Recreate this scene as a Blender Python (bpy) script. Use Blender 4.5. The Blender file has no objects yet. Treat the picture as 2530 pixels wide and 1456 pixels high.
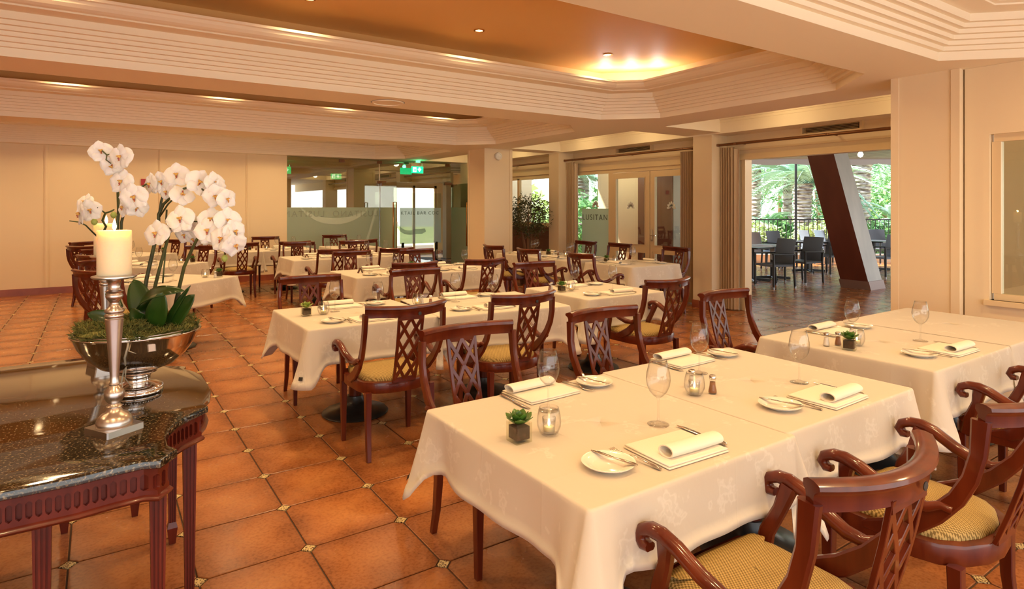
import bpy, bmesh, math, random
from mathutils import Vector, Matrix
random.seed(7)
S = bpy.context.scene
COL = S.collection
PI = math.pi
# ---------------------------------------------------------------- camera
H, F, HOR, CX, YAW = 1.546, 1518.0, 512.5, 1265.0, 0.5936
cy_, sy_ = math.cos(YAW), math.sin(YAW)
cam = bpy.data.objects.new('camera', bpy.data.cameras.new('camera'))
COL.objects.link(cam); S.camera = cam
cam.location = (0, 0, H); cam.rotation_euler = (PI/2, 0, -YAW)
cam.data.sensor_width = 36; cam.data.lens = F/2530*36
cam.data.shift_y = -(728-HOR)/2530; cam.data.clip_start = .05
# ---------------------------------------------------------------- world, lights, exposure
W = bpy.data.worlds.new('sky'); S.world = W; W.use_nodes = True
wn = W.node_tree; wn.nodes.clear()
wo = wn.nodes.new('ShaderNodeOutputWorld'); wb = wn.nodes.new('ShaderNodeBackground')
tc = wn.nodes.new('ShaderNodeTexCoord'); sp = wn.nodes.new('ShaderNodeSeparateXYZ'); cr = wn.nodes.new('ShaderNodeValToRGB')
wn.links.new(tc.outputs['Generated'], sp.inputs[0]); wn.links.new(sp.outputs['Z'], cr.inputs[0])
cr.color_ramp.elements[0].position = 0.0; cr.color_ramp.elements[0].color = (1.0, .95, .86, 1)
cr.color_ramp.elements[1].position = .5; cr.color_ramp.elements[1].color = (.62, .78, 1.0, 1)
wn.links.new(cr.outputs[0], wb.inputs[0]); wb.inputs[1].default_value = 2.9
wn.links.new(wb.outputs[0], wo.inputs[0])
S.view_settings.view_transform = 'Standard'; S.view_settings.look = 'None'
S.view_settings.gamma = 1; S.view_settings.use_curve_mapping = False
S.view_settings.exposure = 0.22
C = S.cycles
C.use_denoising = True; C.max_bounces = 7; C.diffuse_bounces = 4; C.glossy_bounces = 3
C.transmission_bounces = 3; C.transparent_max_bounces = 14; C.sample_clamp_indirect = 6
C.caustics_reflective = False; C.caustics_refractive = False
C.use_adaptive_sampling = True; C.adaptive_threshold = .03
def sun(name, e, col, rot, ang):
    l = bpy.data.lights.new(name, 'SUN'); l.energy = e; l.color = col; l.angle = ang
    o = bpy.data.objects.new(name, l); o.rotation_euler = rot; COL.objects.link(o)
sun('sun', 18.0, (1, .96, .84), (math.radians(-28), math.radians(-24), 0), .05)
WARM = (1.0, .69, .33)
DL_E = 74.0
def downlight(name, p, e=DL_E, col=WARM, cone=2.4):
    l = bpy.data.lights.new(name, 'SPOT'); l.energy = e; l.color = col; l.spot_size = cone; l.spot_blend = 1
    l.shadow_soft_size = .06
    o = bpy.data.objects.new(name, l); o.location = p; COL.objects.link(o); return o
DOWN = [(u, v, 3.235) for u in (-2.2, -.3, 1.43, 3.04, 4.71) for v in (3.45, 5.07)]
DOWN += [(u, v, 3.235) for u in (-2.2, -.3, 1.43, 3.04, 4.71) for v in (7.3, 8.9)]
DOWN += [(u, v, 3.235) for u in (-2.2, -.3, 1.43, 3.04, 4.71) for v in (11.1, 12.7)]
DOWN += [(u, v, 3.235) for u in (-2.2, -.3, 1.43, 3.04, 4.71) for v in (-.8, .9)]
for p in DOWN: downlight('downlight_lamp', (p[0], p[1], p[2]-.03))
for p in [(5.38, 5.38, 3.11), (5.12, 5.56, 3.11), (5.58, 5.14, 3.11), (5.55, 3.0, 3.11)]:
    l = bpy.data.lights.new('cove_lamp', 'POINT'); l.energy = 3.6 if p[1] > 4 else 3; l.color = (.86, .95, 1.0) if p[1] > 4 else (1, .95, .5); l.shadow_soft_size = .04
    o = bpy.data.objects.new('cove_lamp', l); o.location = p; COL.objects.link(o)
for v in (3.9, 8.0, 11.8):       # unseen warm wash lights without fixtures, in the recess by the windows
    for dv in (-.8, .8):
        l = bpy.data.lights.new('unseen_wash_lamp', 'POINT'); l.energy = 5; l.color = (1, .74, .36); l.shadow_soft_size = .08
        o = bpy.data.objects.new('unseen_wash_lamp', l); o.location = (7.1, v+dv, 2.8); COL.objects.link(o)

def P(x, y, d):
    """point seen at photo pixel (x, y) at distance d in front of the camera -> world"""
    X = (x-CX)/F*d
    return Vector((X*cy_+d*sy_, -X*sy_+d*cy_, H-(y-HOR)/F*d))
# ---------------------------------------------------------------- materials
MAT = {}
def hexc(r, g, b):
    f = lambda c: ((c/255+.055)/1.055)**2.4 if c > 10 else c/255/12.92
    return (f(r), f(g), f(b), 1)
def mat(name, col, rough=.5, metal=0, coat=0, spec=.5, sub=0, emit=None, es=0, bump=None, var=None, trans=0, ani=None):
    m = bpy.data.materials.new(name); m.use_nodes = True; nt = m.node_tree; b = nt.nodes['Principled BSDF']
    b.inputs['Base Color'].default_value = col if len(col) == 4 else (*col, 1)
    b.inputs['Roughness'].default_value = rough; b.inputs['Metallic'].default_value = metal
    b.inputs['Coat Weight'].default_value = coat; b.inputs['Coat Roughness'].default_value = .08
    b.inputs['Specular IOR Level'].default_value = spec
    if sub: b.inputs['Subsurface Weight'].default_value = sub; b.inputs['Subsurface Radius'].default_value = (.05, .03, .012); b.inputs['Subsurface Scale'].default_value = 1.0
    if trans: b.inputs['Transmission Weight'].default_value = trans
    if emit: b.inputs['Emission Color'].default_value = (*emit[:3], 1); b.inputs['Emission Strength'].default_value = es
    if var or bump:
        t = nt.nodes.new('ShaderNodeTexCoord'); mp = nt.nodes.new('ShaderNodeMapping'); nt.links.new(t.outputs['Object'], mp.inputs[0])
    if var:      # (colour2, scale xyz, detail, contrast lo, hi)
        c2, sc, det, lo, hi = var
        n = nt.nodes.new('ShaderNodeTexNoise'); n.inputs['Detail'].default_value = det; n.inputs['Scale'].default_value = 1
        mp.inputs['Scale'].default_value = sc; nt.links.new(mp.outputs[0], n.inputs['Vector'])
        r = nt.nodes.new('ShaderNodeValToRGB'); r.color_ramp.elements[0].position = lo; r.color_ramp.elements[1].position = hi
        r.color_ramp.elements[0].color = b.inputs['Base Color'].default_value; r.color_ramp.elements[1].color = c2
        nt.links.new(n.outputs['Fac'], r.inputs[0]); nt.links.new(r.outputs[0], b.inputs['Base Color'])
    if bump:     # (scale, strength)
        n = nt.nodes.new('ShaderNodeTexNoise'); n.inputs['Scale'].default_value = bump[0]; n.inputs['Detail'].default_value = 3
        nt.links.new(t.outputs['Object'], n.inputs['Vector'])
        bp = nt.nodes.new('ShaderNodeBump'); bp.inputs['Strength'].default_value = bump[1]; bp.inputs['Distance'].default_value = .01
        nt.links.new(n.outputs['Fac'], bp.inputs['Height']); nt.links.new(bp.outputs[0], b.inputs['Normal'])
    MAT[name] = m; return m
wood = mat('mahogany', (.080, .0095, .003), .30, coat=.45, spec=.25, var=((.15, .025, .006, 1), (18, 18, 2.5), 4, .35, .75))
cwood = mat('console_mahogany', (.085, .010, .005), .33, coat=.2, spec=.3, var=((.15, .022, .010, 1), (20, 20, 2), 4, .35, .75))
wall_m = mat('cream_wall_paint', (.88, .72, .49), .7, bump=(60, .05))
pil_m = mat('pillar_paint', (.86, .70, .48), .65)
ceil_m = mat('ceiling_paint', (.94, .83, .65), .75)
orange_m = mat('orange_ceiling_paint', (.86, .52, .20), .6)
frame_m = mat('cream_joinery', (.80, .62, .38), .4)
base_m = mat('terracotta_skirting', (.36, .10, .045), .35, var=((.26, .06, .03, 1), (4, 4, 4), 3, .4, .7))
grout_m = mat('dark_grout', (.075, .040, .022), .85)
napk_m = mat('napkin_linen', (.86, .78, .66), .85, bump=(260, .12))
porc_m = mat('porcelain', (.86, .80, .70), .12, coat=.3)
steel_m = mat('cutlery_steel', (.62, .58, .54), .16, metal=1)
silver_m = mat('polished_silver', (.70, .64, .60), .12, metal=1)
silverb_m = mat('brushed_silver', (.60, .54, .50), .28, metal=1)
iron_m = mat('dark_cast_iron', (.022, .020, .018), .32)
blk_m = mat('black_metal', (.015, .016, .018), .4)
brass_m = mat('brass', (.62, .32, .12), .2, metal=1)
bronze_m = mat('bronze_rod', (.20, .085, .035), .35, metal=.6)
chrome_m = mat('chrome', (.75, .75, .75), .15, metal=1)
wax_m = mat('candle_wax', (.90, .74, .50), .45, sub=.6)
flame_m = mat('flame', (1, .7, .3), .5, emit=(1, .62, .22), es=40)
tflame_m = mat('tealight_flame', (1, .7, .3), .5, emit=(1, .72, .32), es=14)
lampon_m = mat('lamp_glow', (1, .8, .5), .5, emit=(1, .72, .36), es=40)
leaf_m = mat('orchid_leaf', (.010, .034, .004), .30, coat=.2, var=((.028, .075, .008, 1), (6, 6, 6), 2, .3, .7))
stem_m = mat('orchid_stem', (.035, .040, .012), .5, var=((.10, .12, .03, 1), (15, 15, 9), 2, .4, .7))
petal_m = mat('orchid_petal', (.90, .84, .80), .5, sub=.35)
lip_m = mat('orchid_lip', (.70, .42, .10), .5, var=((.30, .04, .05, 1), (90, 90, 90), 1, .45, .6))
bud_m = mat('orchid_bud', (.34, .40, .09), .5)
moss_m = mat('moss', (.19, .17, .035), .9, var=((.08, .10, .018, 1), (30, 30, 30), 3, .4, .65))
root_m = mat('aerial_root', (.42, .36, .26), .7)
succ_m = mat('succulent_leaf', (.025, .085, .010), .35, coat=.3, var=((.07, .17, .02, 1), (40, 40, 40), 1, .35, .7))
succd_m = mat('succulent_leaf_yellow', (.26, .34, .06), .35, coat=.3)
soil_m = mat('potting_soil', (.055, .026, .014), .8, var=((.13, .06, .04, 1), (60, 60, 60), 3, .5, .75))
salt_m = mat('salt', (.80, .74, .66), .6); pepper_m = mat('pepper', (.28, .12, .05), .7)
rodm = bronze_m
green_m = mat('exit_sign_green', (.0, .45, .16), .4, emit=(.0, .75, .25), es=1.6)
signw_m = mat('exit_sign_white', (.9, 1, .95), .4, emit=(.8, 1, .9), es=2.2)
brownp_m = mat('brown_column_face', (.125, .030, .017), .35, var=((.18, .048, .026, 1), (3, 3, 1), 4, .35, .75))
greyp_m = mat('grey_column_face', (.36, .35, .33), .45, var=((.48, .46, .42, 1), (3, 3, 1), 4, .35, .75))
wick_m = mat('dark_wicker', (.10, .115, .14), .45, bump=(220, .5))
wickl_m = mat('pale_wicker', (.20, .25, .32), .45, bump=(220, .5))
panel_m = mat('brown_panelling', (.13, .055, .035), .4)
roofw_m = mat('grey_boarding', (.30, .31, .33), .5)
runner_m = mat('grey_runner', (.62, .64, .68), .8)
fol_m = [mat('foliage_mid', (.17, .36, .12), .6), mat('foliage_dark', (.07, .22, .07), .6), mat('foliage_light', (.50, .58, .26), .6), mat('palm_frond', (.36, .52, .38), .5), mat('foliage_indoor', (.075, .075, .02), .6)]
trunk_m = mat('palm_trunk', (.50, .44, .40), .9, var=((.16, .11, .09, 1), (4, 4, 14), 4, .4, .6))
bark_m = mat('bark', (.20, .10, .05), .8)
grass_m = mat('sunlit_lawn', (.62, .60, .26), .9, var=((.40, .46, .16, 1), (.5, .5, .5), 3, .4, .7))
white_m = mat('white_plastic', (.82, .80, .74), .4)
tag_m = mat('dark_tag', (.03, .025, .02), .5)
tent_m = mat('brown_card', (.10, .03, .015), .4)
dark_m = mat('dark_slot', (.02, .012, .008), .8)

def nodes(m): return m.node_tree, m.node_tree.nodes['Principled BSDF']
def N(nt, t, **k):
    n = nt.nodes.new(t)
    for a, b in k.items(): setattr(n, a, b)
    return n
def math_(nt, op, a, b=None, c=None):
    n = N(nt, 'ShaderNodeMath', operation=op)
    for i, x in enumerate((a, b, c)):
        if x is None: continue
        if isinstance(x, (int, float)): n.inputs[i].default_value = x
        else: nt.links.new(x, n.inputs[i])
    return n.outputs[0]
def ramp(nt, f, pts):
    r = N(nt, 'ShaderNodeValToRGB'); e = r.color_ramp.elements
    while len(e) < len(pts): e.new(.5)
    for q, (p, c) in zip(e, pts): q.position = p; q.color = c if len(c) == 4 else (*c, 1)
    nt.links.new(f, r.inputs[0]); return r.outputs[0]
def mix(nt, f, a, b, mode='MIX'):
    m = N(nt, 'ShaderNodeMix', data_type='RGBA', blend_type=mode)
    for s, x in ((0, f), (6, a), (7, b)):
        if isinstance(x, (int, float)): m.inputs[s].default_value = x
        elif isinstance(x, tuple): m.inputs[s].default_value = x if len(x) == 4 else (*x, 1)
        else: nt.links.new(x, m.inputs[s])
    return m.outputs[2]
GU, GV, TS = .795, 2.828, .45
def tile_material(name, cA, cB, cD, rough):
    m = mat(name, cA, rough); nt, b = nodes(m)
    g = N(nt, 'ShaderNodeNewGeometry'); oi = N(nt, 'ShaderNodeObjectInfo')
    rnd = math_(nt, 'FRACT', math_(nt, 'ADD', math_(nt, 'MULTIPLY', oi.outputs['Random'], 3.7), math_(nt, 'MULTIPLY', g.outputs['Random Per Island'], 5.3)))
    off = N(nt, 'ShaderNodeVectorMath', operation='ADD'); nt.links.new(g.outputs['Position'], off.inputs[0])
    cmb = N(nt, 'ShaderNodeCombineXYZ'); nt.links.new(math_(nt, 'MULTIPLY', rnd, 40), cmb.inputs[2]); nt.links.new(cmb.outputs[0], off.inputs[1])
    n1 = N(nt, 'ShaderNodeTexNoise'); n1.inputs['Scale'].default_value = 5; n1.inputs['Detail'].default_value = 5; nt.links.new(off.outputs[0], n1.inputs['Vector'])
    n2 = N(nt, 'ShaderNodeTexNoise'); n2.inputs['Scale'].default_value = 70; n2.inputs['Detail'].default_value = 4; nt.links.new(off.outputs[0], n2.inputs['Vector'])
    sep = N(nt, 'ShaderNodeSeparateXYZ'); nt.links.new(g.outputs['Position'], sep.inputs[0])
    def edge(o, g0):
        f = math_(nt, 'FRACT', math_(nt, 'DIVIDE', math_(nt, 'ADD', o, -g0+90), TS))
        return math_(nt, 'MULTIPLY', math_(nt, 'MINIMUM', f, math_(nt, 'SUBTRACT', 1, f)), 2)
    ed = math_(nt, 'MINIMUM', edge(sep.outputs[0], GU), edge(sep.outputs[1], GV))
    k = math_(nt, 'ADD', ed, math_(nt, 'MULTIPLY', math_(nt, 'SUBTRACT', n1.outputs['Fac'], .5), 1.1))
    c = ramp(nt, k, [(.0, cD), (.42, cA), (.95, cB)])
    c = mix(nt, math_(nt, 'MULTIPLY', rnd, .5), c, cD)
    c = mix(nt, .28, c, ramp(nt, n2.outputs['Fac'], [(.3, cD), (.55, cB)]), 'MIX')
    nt.links.new(c, b.inputs['Base Color'])
    bp = N(nt, 'ShaderNodeBump'); bp.inputs['Strength'].default_value = .07; bp.inputs['Distance'].default_value = .004
    nt.links.new(n2.outputs['Fac'], bp.inputs['Height']); nt.links.new(bp.outputs[0], b.inputs['Normal'])
    nt.links.new(ramp(nt, n1.outputs['Fac'], [(.3, (rough-.02,)*3), (.7, (rough+.07,)*3)]), b.inputs['Roughness'])
    return m
tile_m = tile_material('terracotta_tile', (.41, .140, .040), (.54, .22, .072), (.19, .055, .018), .22)
inset_m = mat('patterned_inset_tile', (.62, .46, .20), .3)
def inset_nodes():
    nt, b = nodes(inset_m)
    g = N(nt, 'ShaderNodeNewGeometry'); w = N(nt, 'ShaderNodeTexVoronoi', feature='DISTANCE_TO_EDGE'); w.inputs['Scale'].default_value = 95
    nt.links.new(g.outputs['Position'], w.inputs['Vector'])
    nt.links.new(ramp(nt, w.outputs['Distance'], [(.10, (.72, .56, .26)), (.2, (.10, .03, .012))]), b.inputs['Base Color'])
inset_nodes()
def cloth_material():
    m = mat('table_linen', (.80, .70, .58), .8); nt, b = nodes(m)
    t = N(nt, 'ShaderNodeTexCoord')
    v = N(nt, 'ShaderNodeTexVoronoi'); v.inputs['Scale'].default_value = 5.2; v.inputs['Randomness'].default_value = .55
    n = N(nt, 'ShaderNodeTexNoise'); n.inputs['Scale'].default_value = 26; n.inputs['Detail'].default_value = 2
    nt.links.new(t.outputs['Object'], n.inputs['Vector'])
    nt.links.new(t.outputs['Object'], v.inputs['Vector'])
    k = math_(nt, 'ADD', v.outputs['Distance'], math_(nt, 'MULTIPLY', math_(nt, 'SUBTRACT', n.outputs['Fac'], .5), 1.1))
    r = ramp(nt, k, [(.10, (.63, .56, .46)), (.16, (.69, .62, .52)), (.21, (.66, .59, .49)), (.26, (.62, .545, .445))])
    nt.links.new(r, b.inputs['Base Color'])
    n2 = N(nt, 'ShaderNodeTexNoise'); n2.inputs['Scale'].default_value = 7; n2.inputs['Detail'].default_value = 4; nt.links.new(t.outputs['Object'], n2.inputs['Vector'])
    bp = N(nt, 'ShaderNodeBump'); bp.inputs['Strength'].default_value = .35; bp.inputs['Distance'].default_value = .012
    sx = N(nt, 'ShaderNodeSeparateXYZ'); nt.links.new(t.outputs['Object'], sx.inputs[0])
    def fold(o, ph): return math_(nt, 'MAXIMUM', 0, math_(nt, 'SUBTRACT', 1, math_(nt, 'MULTIPLY', math_(nt, 'ABSOLUTE', math_(nt, 'SUBTRACT', math_(nt, 'FRACT', math_(nt, 'ADD', math_(nt, 'DIVIDE', o, .33), 10+ph)), .5)), 50)))
    hh = math_(nt, 'ADD', n2.outputs['Fac'], math_(nt, 'MULTIPLY', math_(nt, 'ADD', fold(sx.outputs[0], .1), fold(sx.outputs[1], .35)), .12))
    nt.links.new(hh, bp.inputs['Height']); nt.links.new(bp.outputs[0], b.inputs['Normal'])
    b.inputs['Sheen Weight'].default_value = .15
    return m
cloth_m = cloth_material()
def seat_material():
    m = mat('woven_seat_fabric', (.36, .22, .055), .8); nt, b = nodes(m)
    t = N(nt, 'ShaderNodeTexCoord'); c = N(nt, 'ShaderNodeTexChecker'); c.inputs['Scale'].default_value = 200
    c.inputs['Color1'].default_value = (.52, .35, .12, 1); c.inputs['Color2'].default_value = (.20, .12, .025, 1)
    mp = N(nt, 'ShaderNodeMapping'); mp.inputs['Scale'].default_value = (1, .7, .001)
    nt.links.new(t.outputs['Object'], mp.inputs[0]); nt.links.new(mp.outputs[0], c.inputs['Vector'])
    nt.links.new(c.outputs['Color'], b.inputs['Base Color'])
    bp = N(nt, 'ShaderNodeBump'); bp.inputs['Strength'].default_value = .5; bp.inputs['Distance'].default_value = .003
    nt.links.new(c.outputs['Fac'], bp.inputs['Height']); nt.links.new(bp.outputs[0], b.inputs['Normal'])
    return m
seat_m = seat_material()
def granite_material():
    m = mat('dark_granite', (.02, .015, .01), .07, coat=.5); nt, b = nodes(m)
    t = N(nt, 'ShaderNodeTexCoord'); n = N(nt, 'ShaderNodeTexNoise'); n.inputs['Scale'].default_value = 130; n.inputs['Detail'].default_value = 4
    nt.links.new(t.outputs['Object'], n.inputs['Vector'])
    nt.links.new(ramp(nt, n.outputs['Fac'], [(.50, (.012, .010, .006)), (.60, (.10, .065, .030)), (.72, (.30, .26, .16))]), b.inputs['Base Color'])
    return m
granite_m = granite_material()
def curtain_material(name, col): return mat(name, col, .85, bump=(150, .1))
curt_m = curtain_material('beige_curtain', (.52, .37, .22)); sheer_m = curtain_material('pale_curtain_lining', (.72, .58, .42))
def thin_glass(name, tint, refl, edge, rough=.0, dark=.0):
    m = bpy.data.materials.new(name); m.use_nodes = True; nt = m.node_tree; nt.nodes.clear()
    o = N(nt, 'ShaderNodeOutputMaterial'); t = N(nt, 'ShaderNodeBsdfTransparent'); g = N(nt, 'ShaderNodeBsdfGlossy')
    t.inputs[0].default_value = (*tint, 1); g.inputs['Roughness'].default_value = rough; g.inputs[0].default_value = (1, 1, 1, 1)
    lw = N(nt, 'ShaderNodeLayerWeight'); lw.inputs[0].default_value = .35
    f = math_(nt, 'ADD', refl, math_(nt, 'MULTIPLY', math_(nt, 'POWER', lw.outputs['Facing'], 3.2), edge))
    nt.links.new(mix(nt, math_(nt, 'MULTIPLY', math_(nt, 'POWER', lw.outputs['Facing'], 3.6), dark), (*tint, 1), (.06, .05, .04, 1)), t.inputs[0])
    mx = N(nt, 'ShaderNodeMixShader'); nt.links.new(f, mx.inputs[0]); nt.links.new(t.outputs[0], mx.inputs[1]); nt.links.new(g.outputs[0], mx.inputs[2])
    nt.links.new(mx.outputs[0], o.inputs[0]); MAT[name] = m; return m
glass_m = thin_glass('clear_glass', (.97, .97, .97), .035, .75, 0, .85)
cube_m = thin_glass('pot_glass', (.90, .90, .84), .035, .4)
pane_m = thin_glass('window_glass', (.88, .92, .88), .06, .5)
part_m = thin_glass('partition_glass', (.66, .70, .58), .30, .5)
def frosted(name, col, clear):
    m = bpy.data.materials.new(name); m.use_nodes = True; nt = m.node_tree; nt.nodes.clear()
    o = N(nt, 'ShaderNodeOutputMaterial'); t = N(nt, 'ShaderNodeBsdfTransparent'); d = N(nt, 'ShaderNodeBsdfDiffuse'); tl = N(nt, 'ShaderNodeBsdfTranslucent')
    d.inputs[0].default_value = (*col, 1); tl.inputs[0].default_value = (*col, 1)
    a = N(nt, 'ShaderNodeMixShader'); a.inputs[0].default_value = .5; nt.links.new(d.outputs[0], a.inputs[1]); nt.links.new(tl.outputs[0], a.inputs[2])
    b = N(nt, 'ShaderNodeMixShader'); b.inputs[0].default_value = clear; nt.links.new(a.outputs[0], b.inputs[1]); nt.links.new(t.outputs[0], b.inputs[2])
    nt.links.new(b.outputs[0], o.inputs[0]); return m
frost_m = frosted('frosted_film', (.66, .78, .68), .10)
frostw_m = frosted('white_frosted_film', (.92, .98, .99), .42)
letter_m = mat('etched_letter', (.12, .15, .12), .5)
letterl_m = mat('pale_etched_letter', (.30, .36, .29), .5)
logo_m = mat('white_emblem', (.85, .88, .85), .5)
# ---------------------------------------------------------------- mesh helpers
class MB:
    def __init__(s): s.v = []; s.f = []
    def add(s, vs, fs):
        o = len(s.v); s.v += [tuple(p) for p in vs]; s.f += [[i+o for i in f] for f in fs]; return s
    def box(s, x0, y0, z0, x1, y1, z1):
        v = [(x, y, z) for z in (z0, z1) for x, y in ((x0, y0), (x1, y0), (x1, y1), (x0, y1))]
        return s.add(v, [(3, 2, 1, 0), (4, 5, 6, 7), (0, 1, 5, 4), (1, 2, 6, 5), (2, 3, 7, 6), (3, 0, 4, 7)])
    def cbox(s, x0, y0, z0, x1, y1, z1, b=.006):
        """box with chamfered vertical edges"""
        poly = [(x0+b, y0), (x1-b, y0), (x1, y0+b), (x1, y1-b), (x1-b, y1), (x0+b, y1), (x0, y1-b), (x0, y0+b)]
        return s.prism(poly, z0, z1)
    def prism(s, poly, z0, z1):
        n = len(poly); v = [(x, y, z0) for x, y in poly]+[(x, y, z1) for x, y in poly]
        return s.add(v, [list(range(n))[::-1], list(range(n, 2*n))]+[(i, (i+1) % n, n+(i+1) % n, n+i) for i in range(n)])
    def rings(s, rs, closed=True, caps=True):
        n = len(rs[0]); v = [p for r in rs for p in r]; f = []
        for k in range(len(rs)-1):
            for i in range(n if closed else n-1):
                j = (i+1) % n; f.append((k*n+i, k*n+j, (k+1)*n+j, (k+1)*n+i))
        if caps and closed: f += [list(range(n))[::-1], [(len(rs)-1)*n+i for i in range(n)]]
        return s.add(v, f)
    def lathe(s, prof, seg=24, c=(0, 0, 0), caps=True):
        return s.rings([[(c[0]+r*math.cos(2*PI*i/seg), c[1]+r*math.sin(2*PI*i/seg), c[2]+z) for i in range(seg)] for r, z in prof], True, caps)
    def tube(s, pts, rad, seg=8, caps=True):
        pts = [Vector(p) for p in pts]; rs = []
        if not isinstance(rad, (list, tuple)): rad = [rad]*len(pts)
        up = Vector((0, 0, 1)); prev = None
        for i, p in enumerate(pts):
            d = (pts[min(i+1, len(pts)-1)]-pts[max(i-1, 0)]).normalized()
            if prev is None: a = d.cross(up if abs(d.z) < .9 else Vector((1, 0, 0))).normalized()
            else: a = (prev-d*prev.dot(d)).normalized()
            prev = a; b = d.cross(a)
            rs.append([p+a*(rad[i]*math.cos(2*PI*k/seg))+b*(rad[i]*math.sin(2*PI*k/seg)) for k in range(seg)])
        return s.rings(rs, True, caps)
    def sweep(s, pts, side, w, t, ch=.25):
        """rounded rectangular bar along pts; side = width direction per point (or one); w = widths, t = thicknesses"""
        pts = [Vector(p) for p in pts]; n = len(pts); rs = []
        if not isinstance(w, (list, tuple)): w = [w]*n
        if not isinstance(t, (list, tuple)): t = [t]*n
        for i, p in enumerate(pts):
            d = (pts[min(i+1, n-1)]-pts[max(i-1, 0)]).normalized()
            sd = Vector(side[i] if isinstance(side, list) else side); sd = (sd-d*sd.dot(d)).normalized(); nn = d.cross(sd)
            a, b = w[i]/2, t[i]/2; c = min(a, b)*2*ch
            rs.append([p+sd*x+nn*y for x, y in ((a-c, b), (a, b-c), (a, -b+c), (a-c, -b), (-a+c, -b), (-a, -b+c), (-a, b-c), (-a+c, b))])
        return s.rings(rs)
    def build(s, name, m, parent=None, ang=40, loc=None, rot=None, link=True):
        me = bpy.data.meshes.new(name); me.from_pydata(s.v, [], s.f)
        bm = bmesh.new(); bm.from_mesh(me); bmesh.ops.recalc_face_normals(bm, faces=bm.faces); bm.to_mesh(me); bm.free()
        if ang: me.shade_smooth(); me.set_sharp_from_angle(angle=math.radians(ang))
        me.materials.append(m)
        o = bpy.data.objects.new(name, me)
        if parent: o.parent = parent
        if loc: o.location = loc
        if rot: o.rotation_euler = rot
        if link: COL.objects.link(o)
        return o
def tag(o, label=None, cat=None, group=None, kind=None):
    if label: o['label'] = label
    if cat: o['category'] = cat
    if group: o['group'] = group
    if kind: o['kind'] = kind
    return o
def thing(name, loc=(0, 0, 0), rz=0, label=None, cat=None, group=None):
    o = bpy.data.objects.new(name, None); o.location = loc; o.rotation_euler = (0, 0, rz); o.empty_display_size = .1
    COL.objects.link(o); return tag(o, label, cat, group)
def dup(o, loc, rz, label=None, group=None, root=True):
    c = o.copy(); COL.objects.link(c)
    if root:
        c.location = loc; c.rotation_euler = (0, 0, rz)
        if label: c['label'] = label
        if group: c['group'] = group
    for ch in o.children:
        d = dup(ch, None, 0, root=False); d.parent = c
    return c
class Kit:
    """first placement uses the prototype itself, later ones copy it"""
    def __init__(s, make): s.make = make; s.p = None
    def place(s, loc, rz, label, group):
        if s.p is None:
            s.p = s.make(); o = s.p; o.location = loc; o.rotation_euler = (0, 0, rz); o['label'] = label; o['group'] = group; return o
        return dup(s.p, loc, rz, label, group)
def st(o): o['kind'] = 'structure'; return o
def sm(a, b, t): t = max(0, min(1, (t-a)/(b-a))); return t*t*(3-2*t)
def text(name, s, size, m, loc, rot, parent=None, ext=.001, mirror=False):
    cu = bpy.data.curves.new(name, 'FONT'); cu.body = s; cu.size = size; cu.extrude = ext; cu.space_character = 1.25
    tmp = bpy.data.objects.new(name+'_tmp', cu); me = bpy.data.meshes.new_from_object(tmp)
    bpy.data.objects.remove(tmp); me.materials.clear(); me.materials.append(m)
    if mirror:
        for v in me.vertices: v.co.x = -v.co.x
        me.flip_normals()
    o = bpy.data.objects.new(name, me); o.location = loc; o.rotation_euler = rot
    if parent: o.parent = parent
    COL.objects.link(o); return o
# ================================================================ STRUCTURE
ZC, ZT, ZO = 2.66, 3.04, 3.25
UF, UP = 8.04, 7.66                       # window plane, pillar face
# ---- floor
fl = MB().box(-6.5, -3.5, -.06, 21, 23, -.006).build('floor', grout_m, ang=0); st(fl)
def camd(u, v): return u*sy_+v*cy_
def inview(u, v):
    d = camd(u, v); x = u*cy_-v*sy_
    return d > 1.2 and abs(x/d) < 1.02 and (d > 2.2)
def tile_mb(rot45=False):
    h, c, b = TS/2-.0035, .034, .003
    o = [(-h+c, -h), (h-c, -h), (h, -h+c), (h, h-c), (h-c, h), (-h+c, h), (-h, h-c), (-h, -h+c)]
    i = [(x*(1-b/h), y*(1-b/h)) for x, y in o]
    v = [(x, y, -.006) for x, y in o]+[(x, y, -.002) for x, y in o]+[(x, y, 0) for x, y in i]
    return v, [(k, (k+1) % 8, 8+(k+1) % 8, 8+k) for k in range(8)]+[(8+k, 8+(k+1) % 8, 16+(k+1) % 8, 16+k) for k in range(8)]+[tuple(range(16, 24))]
def inset_mb():
    h = .031; v = [(h, 0, -.006), (0, h, -.006), (-h, 0, -.006), (0, -h, -.006)]; v += [(x, y, -.0005) for x, y, _ in v]
    return v, [(4, 5, 6, 7)]+[(k, (k+1) % 4, 4+(k+1) % 4, 4+k) for k in range(4)]
tiles, insets = [], []
for i in range(-17, 45):
    for j in range(-14, 46):
        u, v = GU+TS*(i+.5), GV+TS*(j+.5)
        if -6.4 < u < 20.8 and -3.4 < v < 22.8 and (u < 8.2 or camd(u, v) < 18.2) and not (u > 11 and v > 14): tiles.append((camd(u, v) if inview(u, v) else 99+abs(u)+abs(v), u, v))
        u, v = GU+TS*i, GV+TS*j
        if -6.4 < u < 17 and -3.4 < v < 19 and (u < 8.2 or camd(u, v) < 17): insets.append((camd(u, v) if inview(u, v) else 99, u, v))
tiles.sort(); insets.sort()
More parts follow.
